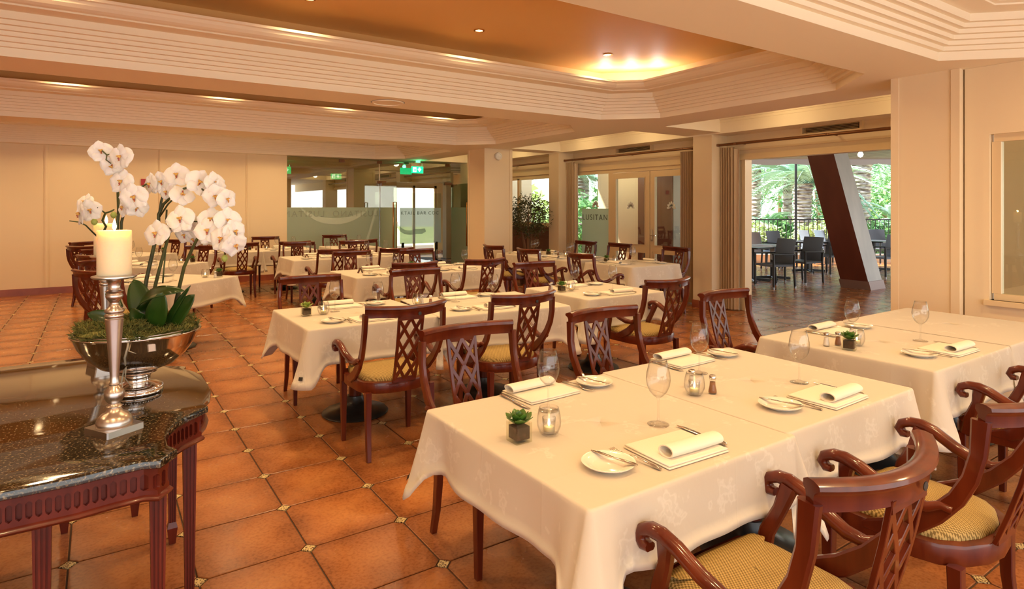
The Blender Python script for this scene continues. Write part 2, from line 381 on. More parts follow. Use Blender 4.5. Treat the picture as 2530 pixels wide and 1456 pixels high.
def lay(lst, mbf, name, m, lim, cnt):
    v, f = mbf(); me = bpy.data.meshes.new(name); me.from_pydata(v, [], f); me.materials.append(m)
    for k, (d, u, w) in enumerate(lst[:lim]):
        o = bpy.data.objects.new(name, me); o.location = (u, w, random.uniform(-.0006, .0003) if cnt else 0); o.rotation_euler = (random.uniform(-.0007, .0007), random.uniform(-.0007, .0007), (k % 4)*PI/2)
        o.parent = fl; COL.objects.link(o)
    b = MB()
    for d, u, w in lst[lim:]: b.add([(x+u, y+w, z) for x, y, z in v], f)
    o = b.build(name+'_field', m, fl, ang=0); o['kind'] = 'stuff'
lay(tiles, tile_mb, 'tile', tile_m, 298, 1)
lay(insets, inset_mb, 'tile_inset', inset_m, 90, 0)
# ---- ceiling: soffit strips round the trays, trays, raised orange panels
VB = [(-3.5, -2.3), (2.06, 2.6), (5.84, 6.45), (9.66, 10.25), (13.5, 13.78)]      # beams between trays
TR = [(-2.3, 2.06), (2.6, 5.84), (6.45, 9.66), (10.25, 13.5)]
U0, U1, UG, CH = -3.6, 5.82, 6.48, .52
sf = MB()
for a, b in VB: sf.box(-6.5, a, ZC, U1, b, ZC+.05)
sf.box(U1, -3.5, ZC, UG, 13.78, ZC+.05); sf.box(-6.5, -2.3, ZC, U0, 13.5, ZC+.05)
for a, b in TR:
    for x, y, sx, sy in ((U0, a, 1, 1), (U1, a, -1, 1), (U1, b, -1, -1), (U0, b, 1, -1)):
        sf.prism([(x, y), (x+sx*CH, y), (x, y+sy*CH)], ZC, ZC+.05)
for a, b in ((-3.5, 2.6), (5.83, 6.45), (9.63, 10.1), (13.35, 13.78)): sf.box(UG, a, ZC, UP, b, ZC+.05)
sf.box(UP, -3.5, ZC-.02, UF+.3, 13.78, ZC+.05)
cl = st(sf.build('ceiling', ceil_m, ang=0))
def octo(a, b, d):
    t = .4142*d; x0, x1, y0, y1 = U0+d, U1-d, a+d, b-d; c = CH-d*(2-1.4142)
    return [(x0+c, y0), (x1-c, y0), (x1, y0+c), (x1, y1-c), (x1-c, y1), (x0+c, y1), (x0, y1-c), (x0, y0+c)]
PROF = [(0, ZC), (0, 2.725), (.04, 2.725), (.04, 2.757), (.08, 2.757), (.08, 2.789), (.12, 2.789), (.12, 2.821), (.16, 2.821), (.16, 2.853), (.20, 2.853), (.20, 2.885), (.24, 2.885), (.24, 2.94), (.41, 2.94), (.41, 2.952), (.445, 2.956), (.475, 2.968), (.50, 2.99), (.512, 3.012), (.53, 3.018), (.53, ZT), (.40, ZT), (.0, ZT)]
for k, (a, b) in enumerate(TR):
    m = MB().rings([[(x, y, z) for x, y in octo(a, b, d+.002)] for d, z in PROF], True, False)
    t = st(m.build('trim_%d' % (k+1), ceil_m, ang=0))
    m = MB().rings([[(x, y, z) for x, y in octo(a, b, 0)] for z in (ZT, ZO)], True, False); m.prism(octo(a, b, 0), ZO, ZO+.02)
    m.build('raised_panel', orange_m, t, ang=0)
for k, (a, b) in enumerate(((2.6, 5.83), (6.45, 9.63), (10.1, 13.35))):           # raised slots along the windows
    m = MB(); m.box(UG, a, 2.92, UP, b, 2.97); m.box(UP, a, ZC+.05, UP+.03, b, 2.97); m.box(UG-.03, a, ZC+.05, UG, b, 2.97); m.box(UG, a-.03, ZC+.05, UP, a, 2.97); m.box(UG, b, ZC+.05, UP, b+.03, 2.97)
    m.box(UP-.02, a, 2.84, UP, b, 2.86); m.box(UP-.012, a, 2.80, UP, b, 2.815)
    st(m.build('trim_%d' % (k+5), ceil_m, ang=0))
# ---- back wall with mouldings, skirting
VW = 13.7
m = MB().box(-6.5, VW, 0, 3.39, VW+.15, ZC); bw = st(m.build('wall_back', wall_m, ang=0))
for u in (-5.0, -2.9, -.75, 1.02, 2.6):
    MB().box(u-.035, VW-.018, .12, u+.035, VW, ZC).box(u-.018, VW-.03, .12, u+.018, VW-.018, ZC).build('moulding', wall_m, bw, ang=0)
st(MB().cbox(-6.5, VW-.03, 0, 3.39, VW, .12, .004).build('baseboard_back', base_m, ang=0))
st(MB().box(-6.5, -3.5, 0, -6.4, VW, ZC).build('wall_left', wall_m, ang=0))
# free-standing square pillars
def pillar(name, x0, y0, x1, y1, lab, z=ZC, base=True, mould=True):
    t = thing(name, ((x0+x1)/2, (y0+y1)/2, 0)); st(t); w, d = (x1-x0)/2, (y1-y0)/2
    MB().box(-w, -d, 0, w, d, z).build('shaft', pil_m, t, ang=0)
    if mould:
        for sx in (-1, 1):
            for sy in (-1, 1):
                q = MB(); e = .012
                q.box(min(sx*(w-.05), sx*w), min(sy*d, sy*(d+e)), .12, max(sx*(w-.05), sx*w), max(sy*d, sy*(d+e)), z-.001)
                q.box(min(sx*w, sx*(w+e)), min(sy*(d-.05), sy*(d+e)), .12, max(sx*w, sx*(w+e)), max(sy*(d-.05), sy*(d+e)), z-.001)
                q.build('corner_moulding', pil_m, t, ang=0)
    if base: MB().cbox(-w-.015, -d-.015, 0, w+.015, d+.015, .12, .004).build('skirting', base_m, t, ang=0)
    return t
pillar('trim_8', 6.04, 9.87, 6.65, 10.48, '')
pillar('trim_9', 5.72, 2.08, 6.30, 2.57, '')
for k, (a, b) in enumerate(((5.98, 6.33), (9.68, 10.0), (13.3, 13.7), (2.2, 2.6))): pillar('trim_%d' % (10+k), UP, a, UF+.1, b, '', ZC-.02, mould=False)
# ---- window wall (u = UF)
ww = MB()
ww.box(UF, 2.6, 2.30, UF+.12, 13.7, ZC)                                     # header
ww.box(UF, 5.72, 0, UF+.12, 6.0, 2.3)
ww.box(UF, -3.5, 2.3, UF+.12, 2.6, ZC)
rw = st(ww.build('wall_right', wall_m, ang=0))
for a, b in ((2.6, 5.98), (6.33, 9.68), (10.0, 13.3)):
    MB().box(UF-.05, a, 2.257, UF+.10, b, 2.31).box(UF-.03, a, 2.31, UF, b, 2.345).box(UF-.02, a, 2.40, UF, b, 2.43).build('header_moulding', frame_m, rw, ang=0)
MB().box(UF-.02, 5.66, 0, UF+.14, 5.72, 2.257).build('door_jamb', frame_m, rw, ang=0)
# near right window in the pier wall
nw = MB(); nw.box(5.80, -3.5, 0, 5.95, 2.066, .82); nw.box(5.80, -3.5, 2.12, 5.95, 2.066, ZC-.001); nw.box(5.80, 1.9, .82, 5.95, 2.066, 2.12); nw.box(5.80, -3.5, .82, 5.95, -3.2, 2.12)
st(nw.build('wall_near_right', wall_m, ang=0))
w4 = thing('window_4', (5.86, 0, .82)); st(w4)
MB().box(-.09, -3.25, -.04, .03, 1.93, 0).build('window_sill', frame_m, w4, ang=0)
fr = MB()
for v in (-3.17, -1.9, -.6, .65, 1.865): fr.box(-.03, v-.03, .051, .03, v+.03, 1.239)
fr.box(-.03, -3.2, 1.24, .03, 1.88, 1.3); fr.box(-.03, -3.2, 0, .03, 1.88, .05); fr.build('window_frame', frame_m, w4, ang=0)
MB().box(-.004, -3.2, .05, .004, 1.88, 1.25).build('pane', pane_m, w4, ang=0)
# french doors + fixed light of the middle bay
def frame_rect(mb, v0, v1, z0, z1, w, u0=-.03, u1=.03):
    mb.box(u0, v0, z0, u1, v0+w, z1); mb.box(u0, v1-w, z0, u1, v1, z1); mb.box(u0, v0+w, z1-w, u1, v1-w, z1); mb.box(u0, v0+w, z0, u1, v1-w, z0+w)
def emblem(parent, v, z, u, s=.075, ry=-PI/2):
    mb = MB()
    for k, (a, L, r0) in enumerate(((0, 1.35, .1), (.55, 1.2, .15), (-.55, 1.2, .15), (1.15, 1.15, .2), (-1.15, 1.15, .2), (1.75, 1.2, .25), (-1.75, 1.2, .25))):
        pts = []
        for i in range(12):
            t = i/12*2*PI; x = .27*math.sin(t)*s; y = (r0+L*(.5-.5*math.cos(t)))*s*.95
            pts.append((x*math.cos(a)+y*math.sin(a), -x*math.sin(a)+y*math.cos(a)))
        pts = [(0, -p[0], p[1]) for p in pts]
        mb.add([(-.001, y, zz) for _, y, zz in pts], [list(range(12))])
    o = mb.build('emblem', logo_m, parent, ang=0); o.location = (u, v, z); return o
w1 = thing('window_1', (UF+.02, 0, 0)); st(w1)
q = MB(); q.box(-.04, 6.33, 2.19, .04, 9.68, 2.26); q.box(-.04, 9.60, 0, .04, 9.68, 2.19); q.box(-.04, 8.50, 0, .04, 8.62, 2.19); q.box(-.04, 6.33, 0, .04, 6.5, 2.19); q.build('frame', frame_m, w1, ang=0)
MB().box(-.004, 8.62, .05, .004, 9.60, 2.19).build('pane', pane_m, w1, ang=0)
MB().box(-.012, 8.64, .05, -.008, 9.42, 1.52).build('frosted_film', frost_m, w1, ang=0)
text('lettering', 'LUSITANO', .155, letter_m, (-.016, 9.40, 1.30), (PI/2, 0, -PI/2), w1)
emblem(w1, 9.02, 1.58, -.012)
for k, (a, b) in enumerate(((7.56, 8.50), (6.50, 7.54))):
    d = thing('door_%d' % (k+1), (UF-.01, 0, 0)); st(d)
    fm = MB(); frame_rect(fm, a, b, .02, 2.18, .10); fm.box(-.03, a+.1, .74, .03, b-.1, .88); fm.build('frame', frame_m, d, ang=0)
    MB().box(-.005, a+.1, .88, .005, b-.1, 2.08).build('pane', pane_m, d, ang=0)
    MB().box(-.005, a+.1, .12, .005, b-.1, .74).build('lower_pane', pane_m, d, ang=0)
    q = MB(); frame_rect(q, a+.095, b-.095, .875, 2.085, .012, -.04, -.03); q.build('glazing_bead', frame_m, d, ang=0)
    emblem(d, (a+b)/2+(.06 if k else 0), 1.55, -.012)
    if k:
        MB().box(-.045, b-.06, .96, -.03, b-.02, 1.16).tube([(-.05, b-.04, 1.06), (-.075, b-.04, 1.06), (-.075, b-.16, 1.06)], .009).build('handle', chrome_m, d)
        MB().box(-.05, b-.065, .62, -.03, b-.015, .78).build('lock_box', frame_m, d, ang=0)
# far bay window over brown panelling
w2 = thing('window_2', (UF+.02, 0, 0)); st(w2)
q = MB(); frame_rect(q, 10.0, 13.3, 1.12, 2.26, .09); q.box(-.03, 11.6, 1.12, .03, 11.68, 2.2); q.build('frame', frame_m, w2, ang=0)
MB().box(-.004, 10.09, 1.2, .004, 13.21, 2.17).build('pane', pane_m, w2, ang=0)
q = MB(); q.box(-.05, 10.0, 0, .05, 13.3, 1.12); q.box(-.08, 10.0, 1.08, -.05, 13.3, 1.12); q.box(-.065, 10.0, .92, -.05, 13.3, .95)
for v in (10.1, 10.9, 11.7, 12.5): q.box(-.06, v, .12, -.05, v+.68, .86)
q.build('panelling', panel_m, w2, ang=0)
# ventilation grilles
def grille(v0, v1, nm):
    t = thing('air_grille', (UF, 0, 2.57), 0, nm, 'grille', 'air grilles above the windows')
    q = MB(); frame_rect(q, v0-.05, v1+.05, -.05, .09, .03, -.06, 0); q.build('frame', frame_m, t, ang=0)
    MB().box(-.012, v0, -.02, -.004, v1, .06).build('dark_backing', dark_m, t, ang=0)
    for k in range(4): MB().add([(-.05, v0, -.012+k*.019), (-.05, v1, -.012+k*.019), (-.03, v1, .0+k*.019), (-.03, v0, .0+k*.019)], [(0, 1, 2, 3)]).build('slat', frame_m, t, ang=0)
grille(4.0, 4.72, 'cream slatted air grille above the open terrace doorway')
grille(7.55, 8.35, 'cream slatted air grille above the closed french doors')
# curtains and rods
def curtain(v0, v1, lab, u=7.86, lean=.0):
    t = thing('curtain', (u, v0, 0), 0, lab, 'curtain', None); n = 70; w = v1-v0
    def sheet(z0, z1, amp, off=0):
        rs = [[(amp*math.sin(2*PI*i/n*max(4, round(w/.045)))+off, w*i/n+lean*0, z) for i in range(n+1)] for z in (z0, (z0+z1)/2, z1)]
        return MB().rings(rs, False, False)
    o = sheet(.02, 2.44, .028).build('pleated_fabric', curt_m, t, 80)
    o = sheet(2.30, 2.445, .030, -.004).build('heading_band', curt_m, t, 80)
    return t
curtain(5.74, 5.96, 'beige pleated curtain beside the open terrace doorway, right of slim pillar')
curtain(6.36, 6.74, 'beige pleated curtain covering the right end of the french doors')
curtain(9.44, 9.66, 'narrow beige pleated curtain left of the lettered window')
curtain(12.9, 13.2, 'small beige curtain by the far window behind the indoor tree')
for v0, v1, lab in ((5.66, 5.74, 'pale curtain lining hanging at the terrace doorway edge'), (9.36, 9.44, 'pale curtain lining beside the lettered window')):
    q = MB().rings([[(.05*math.sin(i/9*PI), (v1-v0)*i/9, z) for i in range(10)] for z in (.02, 2.42)], False, False).build('curtain_lining', sheer_m, ang=80)
    q.location = (7.87, v0, 0); tag(q, lab, 'curtain')
def rod(v0, v1, lab):
    t = thing('curtain_rod', (7.80, 0, 2.485), 0, lab, 'curtain rod', None)
    MB().tube([(0, v0, 0), (0, v1, 0)], .02, 12).build('pole', bronze_m, t)
    for v in (v0-.01, v1+.01): MB().lathe([(.026, -.02), (.03, 0), (.026, .02)], 12, (0, v, 0)).build('finial', bronze_m, t)
    for v in (v0+.3, (v0+v1)/2, v1-.3): MB().box(-.008, v-.008, -.0, .24, v+.008, .02).lathe([(.027, -.012), (.027, .012)], 12, (0, v, 0)).build('bracket', bronze_m, t)
rod(2.62, 5.97, 'brown metal curtain rod above the open terrace doorway')
rod(6.35, 9.64, 'brown metal curtain rod above the french doors')
rod(10.05, 13.25, 'brown metal curtain rod above the far window')
# ---- glass partition in the back wall, open doors
gp = thing('window_3', (0, VW+.03, 0)); st(gp)
MB().box(3.39, -.006, 0, 5.49, .006, ZC).build('pane', part_m, gp, ang=0)
MB().box(5.51, -.006, 2.15, 7.39, .006, ZC).build('transom_pane', part_m, gp, ang=0)
MB().box(3.39, -.012, .02, 5.49, -.008, 1.545).build('frosted_film', frost_m, gp, ang=0)
s = 'LUSITANO  LUSITANO'
text('lettering', s, .19, letterl_m, (5.46, -.017, 1.34), (PI/2, 0, 0), gp, mirror=True)
def swoosh(pts, rad, y, parent, m=letter_m):
    """flat ribbon of the etched curve"""
    L = []; R = []; n = len(pts)
    for i, (x, z) in enumerate(pts):
        a = pts[max(i-1, 0)]; b = pts[min(i+1, n-1)]; dx, dz = b[0]-a[0], b[1]-a[1]; l = math.hypot(dx, dz)
        nx, nz = -dz/l*rad[i], dx/l*rad[i]; L.append((x+nx, y, z+nz)); R.append((x-nx, y, z-nz))
    return MB().rings([L, R], False, False).build('etched_curve', m, parent, ang=0)
etch_m = mat('etched_curve_tint', (.50, .60, .52), .6); etchw_m = frosted('etched_curve_pale', (.62, .74, .74), .35)
swoosh([(4.45+.95*math.cos(a), 1.95+.72*math.sin(a)) for a in [PI*1.21+i*PI*.58/20 for i in range(21)]], [.012+.06*math.sin(i/20*PI) for i in range(21)], -.0145, gp, etch_m)
swoosh([(5.42-.35*t, 1.5-1.1*t) for t in [i/6 for i in range(7)]], [.03]*7, -.0145, gp, etch_m)
for u in (4.6, 5.5, 7.30): MB().box(u-.06, -.02, ZC-.09, u+.06, .02, ZC-.02).build('clamp', bronze_m, gp, ang=0)
for u in (5.56, 7.33): MB().box(u-.12, -.025, 2.10, u+.10, .025, 2.17).build('patch_fitting', bronze_m, gp, ang=0)
MB().box(5.485, -.012, 0, 5.512, .012, ZC-.01).build('joint', chrome_m, gp, ang=0)
def glassdoor(name, u):
    d = thing(name, (u, VW, 0)); st(d)
    MB().box(-.005, -.95, .02, .005, -.02, 2.12).build('pane', part_m, d, ang=0)
    MB().box(-.0085, -.93, .1, -.0065, -.03, 1.545).build('frosted_film', frost_m, d, ang=0)
    for x in (-.04, .04): MB().tube([(x*.3, -.86, 1.66), (x, -.86, 1.66), (x, -.86, .62), (x*.3, -.86, .62)], .014, 10).build('pull_handle', brass_m, d)
    MB().box(-.014, -.14, 2.05, .014, -.02, 2.12).build('hinge', bronze_m, d, ang=0)
glassdoor('door_3', 5.51); glassdoor('door_4', 7.39)
# ---- lobby behind the partition
lb = MB(); lb.box(2.8, 18.2, 0, 7.7, 18.35, ZC); lb.box(9.3, 18.2, 0, 9.75, 18.35, ZC); lb.box(2.8, VW+.2, 0, 2.95, 18.2, ZC); lb.box(7.7, 18.2, 2.25, 9.3, 18.35, ZC); lb.box(UF+.12, VW, 0, 9.75, VW+.15, ZC); lb.box(9.75, VW, 0, 9.9, 18.35, ZC)
st(lb.build('wall_lobby', wall_m, ang=0))
st(MB().box(9.3, 18.15, 0, 9.75, 18.2, .12).box(2.95, 18.15, 0, 7.7, 18.2, .12).build('baseboard_lobby', base_m, ang=0))
q = MB(); q.box(2.8, VW+.08, ZC+.05, 9.9, 18.4, ZC+.1)
for k in range(5): q.box(2.8, VW+.3+k*.9, ZC-.03, 9.75, VW+.7+k*.9, ZC+.05); q.box(2.8, VW+.35+k*.9, ZC-.06, 9.75, VW+.65+k*.9, ZC-.03)
st(q.build('ceiling_lobby', ceil_m, ang=0))
lp = thing('trim_14', (8.85, 16.6, 0)); st(lp); MB().box(-.12, -.12, 0, .12, .12, ZC).build('shaft', wall_m, lp, ang=0)
w5 = thing('window_5', (0, 18.27, 0)); st(w5)
q = MB()
for a in (7.7, 8.45, 9.22): q.box(a, -.03, 0, a+.08, .03, 2.25)
q.box(7.7, -.03, 2.17, 9.3, .03, 2.25); q.box(7.7, -.03, 0, 9.3, .03, .1); q.build('frame', frame_m, w5, ang=0)
MB().box(7.75, -.004, .1, 9.25, .004, 2.2).build('pane', pane_m, w5, ang=0)
sc_ = thing('glass_screen', (7.65, 16.0, 0), 0, 'frosted glass screen lettered COCKTAIL BAR, standing beyond the open glass doors', 'glass screen')
MB().box(-.65, -.006, .52, .65, .006, 1.95).build('pane', pane_m, sc_, ang=0)
MB().box(-.64, -.014, .52, .64, -.010, 1.53).build('frosted_film', frostw_m, sc_, ang=0)
text('lettering', 'KTAIL BAR COC', .135, letter_m, (-.62, -.020, 1.34), (PI/2, 0, 0), sc_)
swoosh([(-.35+.42*math.cos(a), 1.25+.42*math.sin(a)) for a in [PI+i*PI*.62/14 for i in range(15)]]+[(.03, .86), (.14, .9)], [.03+.003*i for i in range(15)]+[.07, .05], -.018, sc_, etchw_m)
for x in (-.55, .5): MB().box(x-.03, -.03, 0, x+.03, .03, .55).box(x-.14, -.10, 0, x+.14, .10, .02).build('foot', blk_m, sc_, ang=0)
# wire mask on the lobby wall
mk = thing('wall_mask', (5.35, 18.17, 1.70), 0, 'oval wire face ornament hanging on the lobby wall, seen through the glass', 'ornament')
ov = [(.20*math.cos(i/28*2*PI), 0, .25*math.sin(i/28*2*PI)) for i in range(29)]
MB().tube(ov, .008, 6).build('rim', blk_m, mk)
MB().tube([(.01, -.01, .24), (.03, -.03, .1), (.04, -.04, -.05), (.03, -.03, -.17)], [.012, .016, .018, .014], 8).build('nose_bar', blk_m, mk)
for x in (-.075, .105): MB().tube([(x+.03*math.cos(i/12*2*PI), -.01, .02+.03*math.sin(i/12*2*PI)) for i in range(13)], .006, 6).build('eye_ring', blk_m, mk)
# exit signs
def exit_sign(name, loc, rz, lab, w=.30):
    t = thing(name, loc, rz, lab, 'exit sign', 'green exit signs')
    MB().box(-w/2, -.012, -.08, w/2, .012, .08).build('panel', green_m, t, ang=0)
    a = MB(); a.add([(-.02, -.0135, .02), (-.02, -.0135, .055), (.02, -.0135, .055), (.02, -.0135, .02)], [(0, 1, 2, 3)]); a.v = [(x+.05, y, z) for x, y, z in a.v]
    a.add([(.0, -.0135, .02), (.10, -.0135, .02), (.05, -.0135, -.05)], [(0, 1, 2)]); a.build('arrow', signw_m, t, ang=0)
    b = MB(); b.box(-.12, -.0138, -.055, -.03, -.0125, .055); b.build('doorway_symbol', signw_m, t, ang=0)
    r = MB(); r.add([(-.09, -.0145, -.05), (-.075, -.0145, -.05), (-.065, -.0145, -.01), (-.055, -.0145, -.045), (-.04, -.0145, -.045), (-.05, -.0145, .015), (-.08, -.0145, .02)], [(0, 1, 2, 6), (2, 3, 4, 5), (2, 5, 6)]); r.lathe([(.0, -.009), (.009, 0), (.0, .009)], 8, (-.066, -.0145, .034)); r.build('running_figure', green_m, t, ang=0)
    for x in (-w/2+.03, w/2-.03): MB().tube([(x, 0, .08), (x, 0, ZC-loc[2])], .004, 6).build('hanger', chrome_m, t)
    MB().box(-.06, -.04, ZC-loc[2]-.05, .06, .04, ZC-loc[2]).build('ceiling_box', white_m, t, ang=0)
exit_sign('exit_sign', (6.32, 13.40, 2.44), 0, 'green hanging exit sign with running figure, before the open glass doors')
exit_sign('exit_sign', (3.55, 14.6, 2.40), 0, 'green hanging exit sign behind the left end of the glass partition')
exit_sign('exit_sign', (5.6, 17.2, 2.42), 0, 'small distant green exit sign in the lobby above the wire mask')
for p, e in (((6.32, 13.3, 2.56), 1.3), ((3.55, 14.5, 2.5), .7)):
    l = bpy.data.lights.new('exit_sign_lamp', 'POINT'); l.energy = e; l.color = (.05, 1, .35); l.shadow_soft_size = .04
    o = bpy.data.objects.new('exit_sign_lamp', l); o.location = p; COL.objects.link(o)
# detectors, speaker, wall boxes, ceiling spots
d = thing('smoke_detector', (6.33, 9.865, 2.52), 0, 'round white alarm sounder high on the square pillar', 'detector'); d.rotation_euler = (PI/2, 0, 0)
MB().lathe([(.075, 0), (.078, .02), (.07, .045), (.05, .052), (.046, .046), (.02, .048), (.0, .055)], 24).build('housing', white_m, d)
sp_ = thing('ceiling_speaker', (2.55, 6.13, ZC), 0, 'round flush loudspeaker in the ceiling beam', 'loudspeaker')
MB().lathe([(.17, 0), (.165, -.012), (.15, -.014), (.148, -.006), (0, -.008)], 32).build('grille', ceil_m, sp_)
MB().lathe([(.172, .0), (.172, -.004), (.176, -.004)], 32).build('rim', chrome_m, sp_)
q = MB().cbox(-.08, -.03, -.055, .08, 0, .055).build('wall_box', white_m, ang=0); q.location = (-1.85, 13.7, 2.36); tag(q, 'small cream box high on the back wall behind the orchid', 'wall box')
for u, z, l in ((.75, 2.03, 'small red fire call point on the back wall, upper one'), (.62, 1.55, 'small red fire notice on the back wall, lower one')):
    q = MB().box(-.06, -.03, -.06, .06, 0, .06).build('call_point', mat('alarm_red', (.45, .02, .03), .4), ang=0); q.location = (u, 13.7, z); tag(q, l, 'fire alarm')
NAMES_V = {3.45: 'first row of the front tray', 5.07: 'second row of the front tray', 7.3: 'first row of the middle tray', 8.9: 'second row of the middle tray', 11.1: 'first row of the rear tray', 12.7: 'second row of the rear tray', -.8: 'row behind the nearest tray edge', .9: 'second row of the nearest tray'}
def mk_spot():
    t = thing('downlight', (0, 0, 0), 0, None, 'downlight')
    MB().lathe([(.052, 0), (.052, -.008), (.036, -.010), (.034, .0)], 20, caps=False).build('trim_ring', brass_m, t)
    MB().lathe([(.034, -.004), (0, -.004)], 20, caps=False).build('bulb', lampon_m, t); return t
SP = Kit(mk_spot); UN = {-2.2: 'leftmost', -.3: 'second from left', 1.43: 'third from left', 3.04: 'fourth from left', 4.71: 'rightmost'}
for u, v, z in DOWN: SP.place((u, v, ZO), 0, 'lit round downlight, %s, %s' % (UN[u], NAMES_V[v]), 'recessed downlights')
# ================================================================ TERRACE AND GARDEN
def D2(x, y, z=0):
    d = (H-z)*F/(y-HOR); return P(x, y, d)
RD = 17.4                                   # railing distance from the camera station, square to it
def RU(X, d): return (X*cy_+d*sy_, -X*sy_+d*cy_)
# lawn and roof
q = MB().prism([RU(-8, RD+.2), RU(34, RD+.2), RU(60, 60), RU(-22, 60)], -.5, -.35).build('garden_ground', grass_m, ang=0); q['kind'] = 'structure'; q.name = 'floor_garden'
rf = MB().prism([(UF+.12, 2.0), (UF+.12, 11.9), (11.2, 11.9), RU(3.6, RD-.6), RU(13.5, RD-.6), (16, -2), (UF+.12, -2)], 2.86, 3.0).build('ceiling_terrace', roofw_m, ang=0); st(rf)
for k in range(26):                         # boarding joints as thin battens
    u = 8.4+k*.42; q = MB().box(u, -1.5, 2.848, u+.36, 11.8 if u < 11 else 11.8-(u-11)*.66, 2.86).build('board', roofw_m, rf, ang=0)
pw = thing('terrace_pier', (0, 0, 0), 0, 'tan garden pier with brown edge, seen through the middle french door pane', 'pier')
MB().box(10.25, 9.99, 0, 10.45, 11.4, 2.86).build('shaft', wall_m, pw, ang=0); MB().box(10.20, 9.80, 0, 10.50, 9.99, 2.86).build('brown_edge', brownp_m, pw, ang=0)
pw = thing('terrace_pier', (0, 0, 0), 0, 'square brown and grey pier filling the right french door pane', 'pier')
MB().box(10.09, 8.90, 0, 10.12, 9.5, 2.86).build('brown_face', brownp_m, pw, ang=0); MB().box(10.12, 8.88, 0, 10.75, 9.5, 2.86).build('grey_shaft', greyp_m, pw, ang=0)
# railing: low kerb, rails, balusters
rl = thing('balcony_railing', (*RU(8, RD), 0), -YAW, 'black wrought iron balustrade along the terrace edge', 'railing')
MB().box(-6, -.1, 0, 9, .1, .22).build('kerb', wall_m, rl, ang=0)
MB().box(-6, -.025, 1.18, 9, .025, 1.215).box(-6, -.012, .30, 9, .012, .33).build('rail', blk_m, rl, ang=0)
bl = MB().tube([(0, 0, .30), (0, 0, 1.19)], .010, 6); bl2 = MB().tube([(0, 0, .30), (0, 0, .42), (0, 0, .44), (0, 0, .47), (0, 0, .50), (0, 0, .52), (0, 0, 1.19)], [.010, .010, .03, .014, .03, .010, .010], 6)
o1 = bl.build('baluster', blk_m, link=False); o2 = bl2.build('baluster', blk_m, link=False)
for k in range(118):
    o = bpy.data.objects.new('baluster', (o2 if k % 4 == 0 else o1).data); o.parent = rl; o.location = (-5.9+k*.126, 0, 0); COL.objects.link(o)
for k, x in enumerate((-5.2, -.02, 4.2)):
    p = MB().tube([(0, 0, 0), (0, 0, 2.86)], .035, 8).build('awning_post', blk_m, ang=60); p.location = (*RU((1960-CX)/F*RD if k == 1 else (8+x), RD-.16), 0)
    tag(p, ['black metal awning post at the left end of the railing', 'black metal awning post standing before the palms', 'black metal awning post right of the slanted column'][k], 'post')
# scalloped valance and gutter at the roof edge
vn = MB(); n = 120
top = [RU(3.0+10.5*i/n, RD-.62) for i in range(n+1)]
vn.rings([[(x, y, 2.90) for x, y in top], [(x, y, 2.74-.045*abs(math.sin(i/n*PI*9))) for i, (x, y) in enumerate(top)]], False, False)
tag(vn.build('awning_valance', runner_m, ang=0), 'grey scalloped awning valance hanging along the terrace roof edge', 'awning')
# slanted columns
def slanted(name, base, lab, lean=(-.42, .55), w=(.30, .42)):
    t = thing(name, (*base, 0), 0, lab, 'column', 'slanted columns on the terrace'); a, b = w
    zt = 2.86; lx, ly = lean; 
    def cs(z, e=0): k = z/zt; return [(-a-e+lx*k, -b-e+ly*k, z), (a+e+lx*k, -b-e+ly*k, z), (a+e+lx*k, b+e+ly*k, z), (-a-e+lx*k, b+e+ly*k, z)]
    r0, r1 = cs(.0), cs(zt)
    MB().add(r0+r1, [(3, 7, 4, 0), (1, 5, 6, 2)]).build('brown_face', brownp_m, t, ang=0)['label'] = 'dark red-brown stained side faces'
    MB().add(r0+r1, [(0, 4, 5, 1), (2, 6, 7, 3)]).build('grey_face', greyp_m, t, ang=0)['label'] = 'pale grey painted front and rear faces'
    q = MB().rings([cs(0, .02), cs(.16, .02)]).build('plinth', mat('plinth_brown', (.26, .15, .12), .4), t, ang=0)
b0 = D2(2152, 718)
slanted('slanted_column', (b0.x+.28, b0.y+.28), 'massive slanted brown and grey column standing in the terrace doorway view', (-.50, .50), (.26, .26))
# bare bulb lamp under terrace roof, plus added fill lights without fixtures
b = P(2126, 388, 12.5)
for q in ((b.x, b.y, 2.5), (9.4, 10.4, 2.4), (9.6, 4.5, 2.5)):
    l = bpy.data.lights.new('terrace_bulb_and_fill_lamp', 'POINT'); l.energy = 22; l.color = (1, .82, .58); l.shadow_soft_size = .05
    o = bpy.data.objects.new('terrace_bulb_and_fill_lamp', l); o.location = q; COL.objects.link(o)
t = thing('pendant_bulb', (b.x, b.y, 2.86), 0, 'small lit bulb hanging from the terrace ceiling', 'lamp')
MB().tube([(0, 0, 0), (0, 0, -.16)], .012, 6).build('cord', blk_m, t); MB().lathe([(.0, -.30), (.045, -.27), (.05, -.23), (.02, -.17), (.015, -.15)], 12).build('bulb', lampon_m, t)
